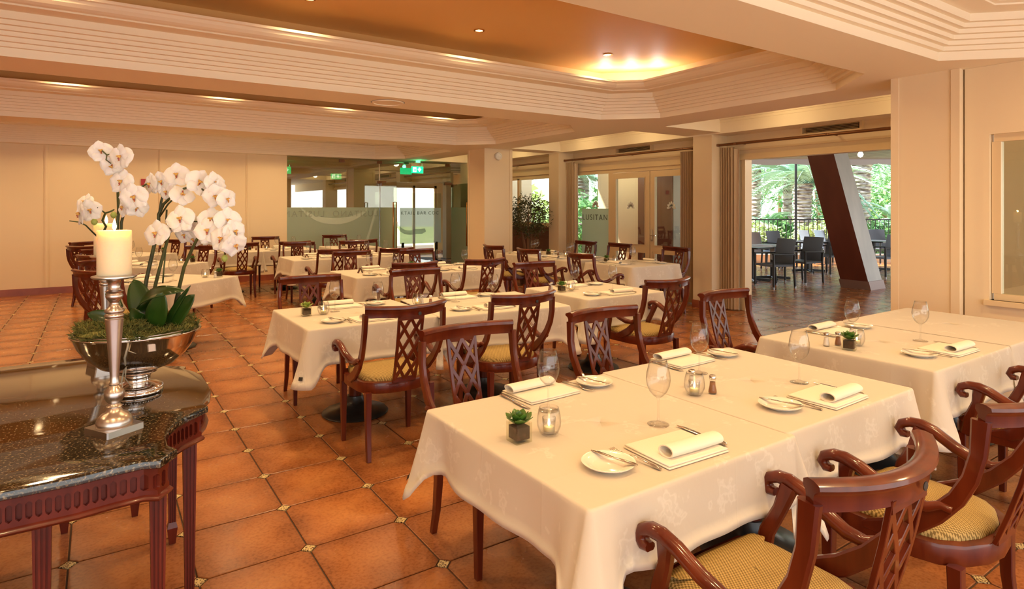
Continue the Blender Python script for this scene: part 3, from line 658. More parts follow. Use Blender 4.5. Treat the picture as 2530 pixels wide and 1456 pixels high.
# terrace chairs
def mk_tchair(m):
    def f():
        t = thing('terrace_chair', (0, 0, 0), 0, None, 'chair')
        for sx in (-1, 1):
            MB().sweep([(sx*.25, .24, 0), (sx*.25, .24, .64)], (1, 0, 0), .04, .04).build('leg', blk_m, t)
            MB().sweep([(sx*.25, -.27, 0), (sx*.25, -.24, .44), (sx*.25, -.26, .62)], (1, 0, 0), .04, .04).build('leg', blk_m, t)
            MB().sweep([(sx*.25, .26, .65), (sx*.25, -.27, .64)], (1, 0, 0), .045, .03).build('armrest', blk_m, t)
            MB().lathe([(.022, 0), (.022, .03)], 8, (sx*.25, .24, 0)).build('foot_cap', chrome_m, t)
            MB().lathe([(.022, 0), (.022, .03)], 8, (sx*.25, -.27, 0)).build('foot_cap', chrome_m, t)
        MB().cbox(-.25, -.25, .41, .25, .26, .45, .02).build('seat', m, t)
        MB().rings([[(x*.235, y-.03*(1-x*x), z) for x in (-1, -.6, 0, .6, 1)]+[(x*.235, y+.022-.03*(1-x*x), z) for x in (1, .6, 0, -.6, -1)] for y, z in ((-.235, .45), (-.25, .62), (-.285, .80), (-.32, .93))]).build('backrest', m, t)
        return t
    return f
TCd, TCl = Kit(mk_tchair(wick_m)), Kit(mk_tchair(wickl_m))
def tch(x, y, face, lab, kit=TCd):
    p = D2(x, y); kit.place((p.x, p.y, 0), face, lab, 'terrace wicker armchairs')
A = lambda deg: math.radians(deg)
tch(1913, 709, A(75), 'dark wicker terrace armchair nearest the doorway, by the left table')
tch(1985, 698, A(80), 'dark wicker terrace armchair second from left, behind the nearest one')
tch(2046, 678, A(80), 'dark wicker terrace armchair between the tables and the slanted column')
tch(2187, 684, A(70), 'grey wicker terrace armchair right of the slanted column', TCl)
tch(1888, 664, A(-110), 'pale wicker terrace armchair at the far side of the left table', TCl)
tch(1932, 662, A(170), 'dark brown terrace chair with solid back at the left table')
tch(2012, 653, A(-120), 'pale wicker armchair by the railing, left of two', TCl)
tch(2050, 654, A(-120), 'pale wicker armchair by the railing, close left of the slanted column', TCl)
tch(2182, 652, A(150), 'dark wicker armchair near the railing right of the slanted column')
def mk_ttable():
    t = thing('terrace_table', (0, 0, 0), 0, None, 'table')
    MB().cbox(-.40, -.40, .70, .40, .40, .73, .02).build('table_top', blk_m, t)
    MB().sweep([(0, 0, .03), (0, 0, .70)], (1, 0, 0), .08, .08).build('post', blk_m, t)
    for a in range(4):
        c, s_ = math.cos(a*PI/2+PI/4), math.sin(a*PI/2+PI/4)
        MB().sweep([(0, 0, .05), (c*.36, s_*.36, .03)], (-s_, c, 0), .07, .05).build('foot', blk_m, t)
    return t
TT = Kit(mk_ttable)
def ttab(x, y, lab, l2, rz=0):
    p = D2(x, y); TT.place((p.x, p.y, 0), rz, lab, 'black pedestal tables on the terrace')
    r = MB().box(-.18, -.405, .7305, .18, .405, .733).box(-.18, -.407, .45, .18, -.4045, .733).box(-.18, .4045, .45, .18, .407, .733).build('table_runner', runner_m, ang=0)
    r.location = (p.x, p.y, 0); r.rotation_euler = (0, 0, rz+PI/4); tag(r, l2, 'table runner'); return p
tps = [ttab(1858, 695, 'black pedestal terrace table nearest the door jamb', 'pale grey runner on the terrace table nearest the door jamb'),
       ttab(1908, 690, 'black pedestal terrace table joined right of the nearest one', 'pale grey runner over the second terrace table from the jamb'),
       ttab(1997, 672, 'black pedestal terrace table left of the slanted column', 'pale grey runner on the table left of the slanted column'),
       ttab(2158, 668, 'black pedestal terrace table right of the slanted column', 'pale grey runner on the table right of the slanted column')]
# palms and shrubs
def frond_mesh(L=2.2, droop=.9, nl=34, ll=.42):
    mb = MB(); pts = [Vector((L*t, 0, .55*L*t*(1-t)*1.1-droop*L*t*t*.55)) for t in [i/8 for i in range(9)]]
    mb.tube(pts, [.022*(1-i/9)+.004 for i in range(9)], 4)
    for i in range(nl):
        t = .12+.86*i/nl; k = t*8; a = int(k); p = pts[a].lerp(pts[min(a+1, 8)], k-a); l = ll*math.sin(PI*(.15+.8*t))
        for sgn in (-1, 1):
            d = Vector((.55, sgn, -.35-.2*random.random())).normalized()*l; w = Vector((.022, 0, 0))
            mb.add([p-w, p+w, p+d*.6+w*.8+Vector((0, 0, .02)), p+d, p+d*.6-w*.8], [(0, 1, 2, 4), (2, 3, 4)])
    return mb
fronds = [frond_mesh(2.3, d).build('frond', fol_m[3], link=False) for d in (.7, 1.1, 1.6)]
def palm(x, ypx, d, hz, r, lab, n=26, scale=1.0):
    p = P(x, ypx, d); t = thing('palm_tree', (p.x, p.y, -.4), 0, lab, 'palm tree', 'palm trees in the garden')
    rs = []; N_ = 26
    for i in range(N_*2):
        z = (hz+.4)*i/(N_*2-1); k = 1+.16*(i % 2)
        rr = r*(k)*(1.0+.25*(i/(N_*2))**3 if r > .2 else 1)
        rs.append([(rr*(1+.06*math.sin(a*7+i))*math.cos(a*2*PI/14), rr*(1+.06*math.sin(a*5+i*2))*math.sin(a*2*PI/14), z) for a in range(14)])
    MB().rings(rs).build('trunk', trunk_m, t, 30)
    for i in range(n):
        o = bpy.data.objects.new('frond', fronds[i % 3].data); o.parent = t; o.location = (0, 0, hz+.4-.05)
        o.rotation_euler = (random.uniform(-.3, .3), -random.uniform(-.1, 1.15)+.15, i*2.399); s_ = scale*random.uniform(.8, 1.1); o.scale = (s_, s_, s_); COL.objects.link(o)
palm(1983, 520, 21, 2.35, .245, 'stout pineapple trunked palm behind the black awning post', 34, 1.0)
palm(1946, 520, 24, 3.3, .15, 'slender grey trunked palm just left of the stout palm', 26)
palm(2130, 520, 22, 3.2, .24, 'tall pale trunked palm right of the slanted column', 30, 1.1)
palm(1868, 520, 25, 3.6, .18, 'leafy palm whose fronds fill the left of the terrace view', 30, 1.25)
palm(1898, 545, 22.5, .75, .15, 'small young palm with upright fronds above the railing', 18, .55)
palm(1440, 520, 22, 2.6, .2, 'palm seen through the lettered window', 22, .9)
palm(2215, 560, 20, 1.0, .12, 'low palm at the right edge of the terrace view', 18, .6)
def clump(name, c, rad, n, m, lab, cat='shrub', leaf=.13, trunk=0):
    mb = MB(); R = random.Random(int(c[0]*77+c[1]*31))
    for i in range(n):
        a, b = R.uniform(0, 2*PI), math.acos(R.uniform(-1, 1)); k = R.uniform(.55, 1.0)*(1+.22*math.sin(3*a+c[0])*math.sin(4*b))
        p = Vector((rad[0]*k*math.sin(b)*math.cos(a), rad[1]*k*math.sin(b)*math.sin(a), rad[2]*k*math.cos(b)))
        d = Vector((R.gauss(0, 1), R.gauss(0, 1), R.gauss(0, .6))).normalized()*leaf*R.uniform(.6, 1.4); e = d.cross(Vector((R.gauss(0, 1), R.gauss(0, 1), R.gauss(0, 1)))).normalized()*leaf*.32
        mb.add([p-d, p+e, p+d, p-e], [(0, 1, 2, 3)])
    if trunk:
        t = thing(name, c, 0, lab, cat, None); o = mb.build('crown', m, t, ang=0)
        MB().tube([(0, 0, -c[2]-.4), (.1, 0, -rad[2]*.5), (0, .1, 0)], [trunk, trunk*.8, trunk*.4], 8).build('trunk', bark_m, t); return t
    o = mb.build(name, m, ang=0); o.location = c; return tag(o, lab, cat)
specs = [(1850, 430, 30, (2.2, 2.2, 1.9), 1, 'dark tree at the far left of the terrace view', 'tree', .1), (1925, 400, 33, (2.8, 2.5, 1.6), 0, 'green tree crown above the slender palm', 'tree', .1),
 (2020, 470, 27, (1.7, 1.5, 1.7), 1, 'dark green tree between stout palm and slanted column', 'tree', .12), (2090, 430, 32, (2.3, 2, 2.2), 0, 'mid green tree behind the slanted column', 'tree', .1),
 (2185, 500, 25, (1.8, 1.6, 1.5), 0, 'bushy green tree at the right behind the railing', 'tree', .12), (2230, 420, 28, (2.2, 2, 2.2), 1, 'dark tree at the far right edge of the terrace view', 'tree', .12),
 (1860, 590, 21, (1.2, .8, .6), 2, 'yellow-green shrub behind the railing at far left', 'shrub', 0), (1925, 585, 22, (1.0, .8, .7), 0, 'green shrub below the young palm', 'shrub', 0),
 (2030, 590, 20, (1.3, .8, .55), 2, 'light green shrub behind the railing left of the slanted column', 'shrub', 0), (2170, 590, 20, (1.4, .8, .6), 0, 'leafy green shrub behind the railing, right of the slanted column', 'shrub', 0),
 (1462, 560, 19, (1.0, .8, 1.1), 0, 'green shrub seen through the lettered window', 'shrub', 0), (1345, 590, 26, (1.3, 1, .6), 2, 'pale shrub outside the far window', 'shrub', 0)]
for x, y, d, rad, mi, lab, cat, tk in specs:
    p = P(x, y, d); clump('tree' if cat == 'tree' else 'shrub', (p.x, p.y, p.z), rad, 1150 if cat == 'tree' else 900, fol_m[mi], lab, cat, .16 if cat == 'tree' else .14, tk)
hb = MB(); R = random.Random(5)                                   # distant hillside of woodland
for i in range(6000):
    X = R.uniform(-4, 34); d = 42+R.uniform(0, 5); z = R.uniform(0, 1)**1.7*(1.9+1.4*math.sin(X*.55)+.9*math.sin(X*1.7))-.4
    u, v = RU(X, d); l = R.uniform(.2, .5); q = Vector((R.gauss(0, 1), R.gauss(0, 1), R.gauss(0, 1))).normalized()*l; e = q.cross(Vector((R.gauss(0, 1), R.gauss(0, 1), R.gauss(0, 1)))).normalized()*l*.5; p = Vector((u, v, z))
    hb.add([p-q, p+e, p+q, p-e], [(0, 1, 2, 3)])
o = hb.build('distant_woodland', fol_m[2], ang=0); tag(o, 'sunlit pale green woodland filling the background beyond the garden', 'trees', kind='stuff')
# person standing at the right edge of the terrace, mostly hidden by the pillar
# indoor tree
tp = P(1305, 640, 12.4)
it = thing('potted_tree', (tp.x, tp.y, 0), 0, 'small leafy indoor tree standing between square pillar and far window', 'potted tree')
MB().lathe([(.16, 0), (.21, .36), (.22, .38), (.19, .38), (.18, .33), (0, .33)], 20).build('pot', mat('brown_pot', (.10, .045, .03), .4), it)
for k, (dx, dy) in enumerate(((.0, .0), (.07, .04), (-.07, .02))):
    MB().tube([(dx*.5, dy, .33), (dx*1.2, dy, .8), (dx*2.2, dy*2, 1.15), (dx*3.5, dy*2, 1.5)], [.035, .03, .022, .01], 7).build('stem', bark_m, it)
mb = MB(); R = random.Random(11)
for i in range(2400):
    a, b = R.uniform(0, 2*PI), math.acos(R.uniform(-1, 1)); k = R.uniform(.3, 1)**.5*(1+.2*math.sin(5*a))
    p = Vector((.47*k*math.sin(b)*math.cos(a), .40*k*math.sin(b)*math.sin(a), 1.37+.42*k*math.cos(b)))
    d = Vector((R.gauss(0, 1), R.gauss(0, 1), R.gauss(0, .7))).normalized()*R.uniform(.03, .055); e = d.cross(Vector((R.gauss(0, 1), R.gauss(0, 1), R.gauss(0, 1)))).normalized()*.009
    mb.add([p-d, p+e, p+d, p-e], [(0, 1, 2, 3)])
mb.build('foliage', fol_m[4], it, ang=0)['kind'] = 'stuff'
# ================================================================ DINING FURNITURE
def mk_chair():
    t = thing('dining_armchair', (0, 0, 0), 0, None, 'chair')
    X = [i/8-1 for i in range(17)]
    pl = lambda x: (.262*x, -.28-.085*(1-x*x)-.01)
    rail = MB(); cs = [(-.011, .888), (.011, .888), (.012, .925), (.020, .936), (.019, .950), (.006, .957), (-.012, .956), (-.028, .950), (-.030, .940), (-.016, .930), (-.011, .92)]
    rs = []
    for x in X:
        c = pl(x); nx, ny = .085*2*x/.262*.5, 1; l = math.hypot(nx, ny); nx, ny = -nx/l, ny/l
        dz = -.006*(1-x*x)
        rs.append([(c[0]+nx*a, c[1]+ny*a, z+dz) for a, z in cs])
    rail.rings(rs); rail.build('top_rail', wood, t, 35)
    MB().lathe([(.0, -.002), (.011, 0), (.011, .002), (0, .003)], 10).build('oval_tag', tag_m, t, 60, (.05, -.3885, .898), (PI/2, 0, 0))
    # splat
    s = MB(); zb, zt_, yb, yt = .465, .894, -.262, -.374
    def Q(a, k, o=0):     # a in -1..1 across, k 0 bottom..1 top
        w = .070+.008*k; return Vector((a*w, yb+(yt-yb)*k-.012*math.sin(k*PI)+o, zb+(zt_-zb)*k))
    def bar(a0, k0, a1, k1, w, th=.014):
        n = 4 if abs(k1-k0) > .4 else 1
        s.sweep([Q(a0+(a1-a0)*i/n, k0+(k1-k0)*i/n) for i in range(n+1)], (1, .001, 0) if abs(k1-k0) > abs(a1-a0)*.01 else (0, 0, 1), w, th, .12)
    bar(-1, 0, -1, 1, .017); bar(1, 0, 1, 1, .017)
    bar(-1.08, .03, 1.08, .03, .03); bar(-1.08, .965, 1.08, .965, .034)
    K = [.95, .645, .335, .03]
    for c in (-.5, .5):
        for r in range(3):
            e = 1
            bar(c-.5, K[r], c-.5+e, K[r+1], .019, .0125); bar(c+.5, K[r], c+.5-e, K[r+1], .019, .0125)
    s.build('lattice_splat', wood, t, 30)
    for sx in (-1, 1):
        MB().sweep([(sx*.258, -.288, .905), (sx*.262, -.282, .80), (sx*.262, -.262, .72), (sx*.258, -.225, .645), (sx*.254, -.165, .57), (sx*.250, -.09, .505), (sx*.246, -.01, .462), (sx*.242, .06, .445)], (1, 0, 0), [.026]*8, [.052, .045, .046, .050, .056, .062, .060, .03]).build('back_post', wood, t, 35)
        MB().sweep([(sx*.262, -.215, .607), (sx*.266, -.185, .612), (sx*.27, -.15, .592), (sx*.278, -.09, .592), (sx*.287, -.02, .618), (sx*.292, .05, .655), (sx*.294, .10, .670), (sx*.294, .14, .669), (sx*.293, .170, .656), (sx*.292, .180, .634), (sx*.292, .166, .616), (sx*.292, .146, .617)], (1, 0, 0), [.036, .038, .036, .036, .038, .040, .042, .042, .042, .042, .040, .036], [.026, .024, .032, .040, .043, .043, .040, .037, .035, .033, .030, .022], .3).build('armrest', wood, t, 50)
        MB().sweep([(sx*.243, .165, .41), (sx*.250, .150, .50), (sx*.266, .115, .58), (sx*.286, .095, .655)], (1, 0, 0), [.032, .031, .031, .034], [.056, .047, .042, .055]).build('arm_support', wood, t, 35)
        MB().sweep([(sx*.232, .19, 0), (sx*.232, .19, .41)], (1, 0, 0), [.026, .040], [.028, .042], .08).build('leg', wood, t, 30)
        MB().sweep([(sx*.222, -.245, 0), (sx*.216, -.222, .12), (sx*.214, -.208, .25), (sx*.212, -.205, .41)], (1, 0, 0), [.026, .030, .034, .038], [.028, .032, .036, .042], .08).build('leg', wood, t, 30)
    def D(o, z, fz=0):
        pts = []
        for i in range(9):
            a = PI+i/8*PI; pts.append(((.245+o)*math.cos(a), -.10+(.165+o)*math.sin(a)))
        pts += [(.252+o, .10), (.240+o, .19+o), (.20, .225+o), (0, .235+o), (-.20, .225+o), (-.240-o, .19+o), (-.252-o, .10)]
        return [(x, y, z) for x, y in pts]
    MB().rings([D(0, .40), D(.002, .405), D(.004, .455), D(0, .466), D(-.028, .468), D(-.028, .42), D(-.028, .40)], True, False).build('seat_frame', wood, t, 40)
    MB().rings([D(-.032, .43), D(-.030, .472), D(-.036, .488), D(-.06, .500), D(-.10, .507)]+[[(x*k, (y-.03)*k+.03, .5075+.003*(1-k)) for x, y, z in D(-.10, 0)] for k in (.7, .4, .12)]).build('seat_cushion', seat_m, t, 60)
    return t
CH_ = Kit(mk_chair)
NB = {'S': (0, -1, 0), 'N': (0, 1, PI), 'W': (-1, 0, -PI/2), 'E': (1, 0, PI/2)}
def mk_ped():
    t = thing('pedestal_table', (0, 0, 0), 0, None, 'table')
    MB().cbox(-.455, -.455, .715, .455, .455, .742, .02).build('table_top', wood, t)
    MB().lathe([(.24, 0), (.245, .006), (.235, .018), (.15, .035), (.09, .06), (.065, .10), (.058, .13), (0, .13)], 32).build('base', iron_m, t)
    MB().lathe([(.046, .12), (.046, .66), (.09, .715)], 20).build('column', wood, t)
    MB().box(-.25, -.03, .69, .25, .03, .715).box(-.03, -.25, .69, .03, .25, .715).build('cross_frame', iron_m, t, ang=0)
    return t
TB = Kit(mk_ped)
def cloth(w, d, sides='SENW', L=.25, seed=0, Z=.750, mark=None):
    """linen draped over a w x d top centred on the origin; sides listed hang down"""
    R = random.Random(seed); a, b = w/2, d/2; r = .014
    cor = [(-a, -b), (a, -b), (a, b), (-a, b)]; sd = ['S', 'E', 'N', 'W']; nrm = [(0, -1), (1, 0), (0, 1), (-1, 0)]
    loop = []
    for k in range(4):
        p, q = cor[k], cor[(k+1) % 4]; n = nrm[k]; nx = nrm[(k+1) % 4]; ln = w if k % 2 == 0 else d; N_ = int(ln/.028)
        h = sd[k] in sides; h2 = sd[(k+1) % 4] in sides; h0 = sd[(k-1) % 4] in sides
        dx, dy = (q[0]-p[0])/ln, (q[1]-p[1])/ln
        for i in range(N_+1):
            s = r+(ln-2*r)*i/N_; dc0 = s if h0 else 9; dc1 = ln-s if h2 else 9
            loop.append((p[0]+dx*s, p[1]+dy*s, n[0], n[1], h, min(dc0, dc1), s+k*7, k))
        for i in range(1, 8):
            t = i/8*PI/2; m = (n[0]*math.cos(t)+nx[0]*math.sin(t), n[1]*math.cos(t)+nx[1]*math.sin(t))
            cx, cy = q[0]-r*(n[0]+nx[0]), q[1]-r*(n[1]+nx[1])
            loop.append((cx+r*m[0], cy+r*m[1], m[0], m[1], (h and h2) if h == h2 else (h if t < PI/4 else h2), -.01, s+k*7, k+.5))
    ph = [R.uniform(0, 6.28) for _ in range(6)]; amp = [R.uniform(.004, .010) for _ in range(4)]
    flare = [R.uniform(.055, .09) for _ in range(4)]
    mb = MB(); rows = [0, .02, .06, .15, .3, .45, .6, .75, .882, .890, 1.0]; rs = []
    for t in rows:
        ring = []
        for x, y, nx, ny, h, dc, s, k in loop:
            if not h: ring.append((x+nx*.001*t, y+ny*.001*t, Z-.006*min(1, t*20))); continue
            c = math.exp(-(max(dc, 0)/.085)**2); c2 = math.exp(-((dc-.13)/.05)**2) if dc < 5 else 0
            corner = int(k+.5+1e-6) % 4 if k != int(k) else 0
            fl = flare[int(round(k)) % 4]
            LL = L*(1+.02*math.sin(s*3+ph[0]))+.11*c*c+.02*math.sin(s*2.3+ph[1])*.5
            w1 = math.sin(s*11+ph[2])*amp[0]+math.sin(s*23+ph[3])*amp[1]*.5
            off = .004*min(1, t*40)+t*(.016+w1*1.3)+fl*c*t**1.15-.018*c2*t
            if t >= .89: off += .003
            ring.append((x+nx*off, y+ny*off, Z-.004*min(1, t*30)-LL*t**1.02))
        rs.append(ring)
    mb.rings(rs, True, False)
    mb.rings([[(x*q, y*q, Z+(.0004*math.sin(x*q*9+ph[0])*math.sin(y*q*7+ph[1]) if q < .9 else 0)) for x, y, *_ in loop] for q in (1, .985, .95, .85, .7, .5, .3, .12, .004)], True, False)
    me_o = mb.build('tablecloth', cloth_m, ang=0)
    if mark is not None:
        ix = [i for i, q in enumerate(loop) if abs(q[7]-mark) < .01][3]
        A, B_, C_ = (Vector(rs[7][ix]), Vector(rs[8][ix]), Vector(rs[8][ix+2])); e1 = (A-B_).normalized(); n_ = Vector((loop[ix][2], loop[ix][3], .3)).normalized(); e2 = e1.cross(n_).normalized(); c0 = A.lerp(B_, .5)+n_*.006
        MB().add([c0+e1*a*.011+e2*b_*.014 for a, b_ in ((-1, -1), (-1, 1), (1, 1), (1, -1))], [(0, 1, 2, 3)]).build('laundry_mark', tag_m, me_o, ang=0)
    bm = bmesh.new(); bm.from_mesh(me_o.data); bmesh.ops.remove_doubles(bm, verts=bm.verts, dist=.0006)
    bm.to_mesh(me_o.data); bm.free(); me_o.data.shade_smooth()
    mo = me_o.modifiers.new('thickness', 'SOLIDIFY'); mo.thickness = .0012; mo.offset = -1
    return me_o
# ---- tableware prototypes
def mk_glass():
    t = thing('wine_glass', (0, 0, 0), 0, None, 'wine glass')
    MB().lathe([(.0, .0005), (.039, .001), (.040, .0025), (.034, .004), (.012, .008), (.0045, .016), (.0038, .03), (.0038, .085), (.006, .098), (.012, .104)], 28, caps=False).build('stem', glass_m, t, 180)
    MB().lathe([(.004, .098), (.018, .106), (.032, .122), (.041, .143), (.0445, .165), (.042, .190), (.036, .215), (.0305, .237), (.0298, .2375), (.035, .215), (.041, .190), (.0435, .165), (.040, .144), (.031, .1235), (.017, .108), (0, .102)], 32, caps=False).build('bowl', glass_m, t, 180)
    return t
def mk_plate():
    t = thing('side_plate', (0, 0, 0), 0, None, 'plate')
    MB().lathe([(.0, .002), (.040, .002), (.042, 0), (.048, 0), (.050, .004), (.078, .013), (.083, .0175), (.0835, .019), (.081, .0195), (.060, .012), (.052, .0075), (.046, .0055), (0, .0055)], 40, caps=False).build('dish', porc_m, t, 60)
    return t
def mk_butter():
    t = thing('butter_knife', (0, 0, 0), 0, None, 'cutlery')
    MB().sweep([(0, -.085, .004), (0, -.075, .005), (0, -.03, .005), (0, -.005, .004)], (1, 0, 0), [.010, .014, .010, .006], [.003, .005, .005, .004], .3).build('handle', steel_m, t, 60)
    MB().sweep([(0, -.005, .004), (.002, .02, .004), (.003, .06, .004), (0, .085, .004)], (1, 0, 0), [.006, .012, .014, .004], .0018, .3).build('blade', steel_m, t, 60)
    return t
def mk_fork():
    t = thing('fork', (0, 0, 0), 0, None, 'cutlery')
    MB().sweep([(0, -.10, .003), (0, -.09, .005), (0, -.05, .008), (0, 0, .012), (0, .025, .008)], (1, 0, 0), [.010, .015, .010, .006, .007], [.003, .003, .003, .003, .0025], .3).build('handle', steel_m, t, 60)
    m = MB().sweep([(0, .02, .009), (0, .032, .004), (0, .05, .003), (0, .058, .004)], (1, 0, 0), [.007, .020, .024, .024], .002, .2)
    for x in (-.0102, -.0034, .0034, .0102): m.sweep([(x, .056, .004), (x, .075, .005), (x, .098, .009)], (1, 0, 0), [.0035, .003, .0018], .0018, .2)
    m.build('tines', steel_m, t, 60); return t
def mk_knife():
    t = thing('table_knife', (0, 0, 0), 0, None, 'cutlery')
    MB().sweep([(0, -.11, .005), (0, -.10, .007), (0, -.05, .006), (0, -.012, .005)], (1, 0, 0), [.012, .017, .013, .010], [.004, .008, .007, .005], .35).build('handle', steel_m, t, 60)
    MB().sweep([(0, -.012, .004), (.002, .01, .004), (.003, .07, .004), (-.002, .11, .004)], (1, 0, 0), [.010, .017, .018, .004], .002, .3).build('blade', steel_m, t, 60)
    return t
def mk_napkin():
    t = thing('folded_napkin', (0, 0, 0), 0, None, 'napkin')
    m = MB()
    for z0, z1, e in ((0, .006, 0), (.0065, .0135, -.003)):
        P4 = lambda o, z: [(-.135-o, -.118-o, z), (0, -.1185-o, z), (.135+o, -.118-o, z), (.1355+o, 0, z), (.135+o, .088+o, z), (0, .0885+o, z), (-.135-o, .088+o, z), (-.1355-o, 0, z)]
        m.rings([P4(e-.004, z0), P4(e, z0+.002), P4(e, z1-.002), P4(e-.004, z1)])
    m.build('folded_base', napk_m, t, 80)
    rr = []
    for i in range(15):
        x = -.095+.232*i/14
        rr.append([(x+.004*math.sin(a), -.062+(.034-.002*abs(i-7)/7)*math.cos(a), .031+.0175*math.sin(a)) for a in [k/18*2*PI for k in range(19)]])
    inner = [[(x, -.062+(y+.062)*.86, .031+(z-.031)*.80) for x, y, z in r] for r in rr]
    MB().rings(rr, False, False).rings(inner, False, False).rings([rr[0], inner[0]], False, False).rings([rr[-1], inner[-1]], False, False).build('rolled_end', napk_m, t, 80)
    return t
def mk_tea():
    t = thing('candle_holder', (0, 0, 0), 0, None, 'candle')
    MB().lathe([(.0, .001), (.026, .001), (.034, .010), (.0415, .030), (.043, .045), (.040, .070), (.034, .095), (.033, .096), (.039, .070), (.0415, .045), (.040, .031), (.032, .012), (.022, .006), (0, .006)], 30, caps=False).build('outer_glass', glass_m, t, 180)
    MB().lathe([(.0, .008), (.020, .008), (.024, .060), (.0228, .060), (.0188, .012), (0, .012)], 24, caps=False).build('inner_glass', glass_m, t, 180)
    MB().lathe([(.0, .013), (.018, .013), (.0185, .029), (.0165, .029), (.016, .027), (0, .027)], 20, caps=False).build('tealight', wax_m, t, 40)
    MB().lathe([(.001, .029), (.0042, .036), (.0045, .041), (.002, .051), (0, .056)], 10, caps=False).build('flame', tflame_m, t, 180)
    return t
def leafp(L=.043, w=.0155, th=.004):
    m = MB(); rs = []
    for i in range(7):
        k = i/6; ww = w*math.sin(PI*(.12+.80*k))**.8*(1 if k < .95 else .4); z = .012*k*k*L/.043; x = L*k
        rs.append([(x, ww*math.cos(a), z+(th*(1-.6*k))*math.sin(a)*.5-.10*ww*0+.35*abs(math.cos(a))*ww*.35) for a in [j/8*2*PI for j in range(8)]])
    return m.rings(rs)
SL = leafp().build('succulent_leaf', succ_m, link=False); SL2 = leafp().build('succulent_leaf', succd_m, link=False)
def mk_succ(src):
    def f():
        t = thing('succulent_pot', (0, 0, 0), 0, None, 'plant')
        q = MB(); q.cbox(-.033, -.033, 0, .033, .033, .066, .003); q.f.pop(1); q.cbox(-.0270, -.0270, .010, .0270, .0270, .066, .002); q.build('glass_cube', cube_m, t)
        MB().cbox(-.0265, -.0265, .0105, .0265, .0265, .052, .002).build('soil', soil_m, t)
        k = 0
        for n, tilt, s_ in ((6, .25, 1.15), (6, .62, 1.0), (4, 1.0, .75), (3, 1.3, .5)):
            for i in range(n):
                o = bpy.data.objects.new('leaf', src.data); o.parent = t; o.location = (0, 0, .058+.006*k/4); o.rotation_euler = (0, -tilt, i*2*PI/n+k*.5); o.scale = (s_*1.15,)*3; COL.objects.link(o)
            k += 1
        return t
    return f
def mk_shaker(fill, nm):
    def f():
        t = thing(nm, (0, 0, 0), 0, None, 'shaker')
        MB().lathe([(.0, .001), (.017, .001), (.0185, .006), (.0175, .016), (.0135, .035), (.0125, .055), (.0135, .063)], 18, caps=False).build('glass_body', glass_m, t, 180)
        MB().lathe([(.0, .004), (.0155, .004), (.0165, .008), (.0155, .017), (.012, .035), (.011, .050), (0, .050)], 16, caps=False).build('filling', fill, t, 180)
        MB().lathe([(.0145, .062), (.0150, .064), (.0145, .074), (.012, .078), (0, .079)], 18).build('steel_cap', steel_m, t, 60)
        return t
    return f
GL, PLt, BK, FK, KN, NP, TL = [Kit(f) for f in (mk_glass, mk_plate, mk_butter, mk_fork, mk_knife, mk_napkin, mk_tea)]
SU, SUy, SA, PE = Kit(mk_succ(SL)), Kit(mk_succ(SL2)), Kit(mk_shaker(salt_m, 'salt_shaker')), Kit(mk_shaker(pepper_m, 'pepper_shaker'))
ZTB = .7515
def item(kit, u, v, lab, grp, rz=0, z=ZTB): return kit.place((u, v, z), rz, lab, grp)
R0 = random.Random(3)
def setting(eu, ev, side, seat, zt=ZTB):
    """place setting for a diner on `side` whose table edge midpoint is (eu, ev); seat = words naming it"""
    rz = NB[side][2] if isinstance(side, str) else side
    c, s_ = math.cos(rz), math.sin(rz)
    def pl(kit, x, y, r, lab, g, z=0):
        x += R0.uniform(-.008, .008); y += R0.uniform(-.006, .006); r += R0.uniform(-.06, .06)
        return kit.place((eu+x*c-y*s_, ev+x*s_+y*c, zt+z), rz+r, lab+' '+seat, g)
    pl(PLt, -.275, .185, 0, 'white side plate', 'side plates'); pl(BK, -.255, .185, .25, 'butter knife on the plate', 'butter knives', .0175)
    pl(FK, -.178, .170, .06, 'dinner fork', 'dinner forks'); pl(NP, .0, .165, 0, 'folded and rolled white napkin', 'napkins')
    pl(KN, .165, .185, -.05, 'table knife', 'table knives'); pl(GL, .125, .345, 0, 'stemmed wine glass', 'wine glasses')
GRP_C = 'lattice-back mahogany armchairs'
def chair(u, v, side, where, j=.05):
    rz = NB[side][2] if isinstance(side, str) else side
    CH_.place((u, v, 0), rz+R0.uniform(-j, j), 'mahogany lattice-back armchair '+where, GRP_C)
def table(cu, cv, where, rz=0):
    TB.place((cu, cv, 0), rz, 'pedestal table '+where, 'pedestal dining tables')
def drape(cu, cv, w, d, sides, where, rz=0, seed=0, dz=0, L=.25, mark=None):
    o = cloth(w, d, sides, L, seed, mark=mark); o.location = (cu, cv, dz); o.rotation_euler = (0, 0, rz); tag(o, 'white damask tablecloth '+where, 'tablecloth', 'white tablecloths'); return o
OFF = .195
# T1 foreground
table(1.545, 1.705, 'under the left foreground cloth'); table(2.48, 1.72, 'under the right foreground cloth')
drape(1.545, 1.705, .95, .965, 'SNW', 'nearest the camera, left of the foreground pair', 0, 1, 0, .205, 2.5)
drape(2.485, 1.725, .96, .955, 'SEN', 'of the foreground pair, right one', 0, 2, .0022, .205)
chair(1.545, .755+.28, 'S', 'at the near left seat of the foreground table', .0); chair(2.46, 1.03, 'S', 'at the near right seat of the foreground table, cut by the frame', .02)
chair(1.545, 2.385, 'N', 'at the far left seat of the foreground table', .01); chair(2.45, 2.375, 'N', 'at the far right seat of the foreground table', .01)
FG = 'of the foreground table'
setting(1.57, 1.215, 'S', 'at the near left seat '+FG); setting(2.51, 1.235, 'S', 'at the near right seat '+FG, ZTB+.002)
setting(1.58, 2.26, 'N', 'at the far left seat '+FG); setting(2.51, 2.28, 'N', 'at the far right seat '+FG, ZTB+.002)
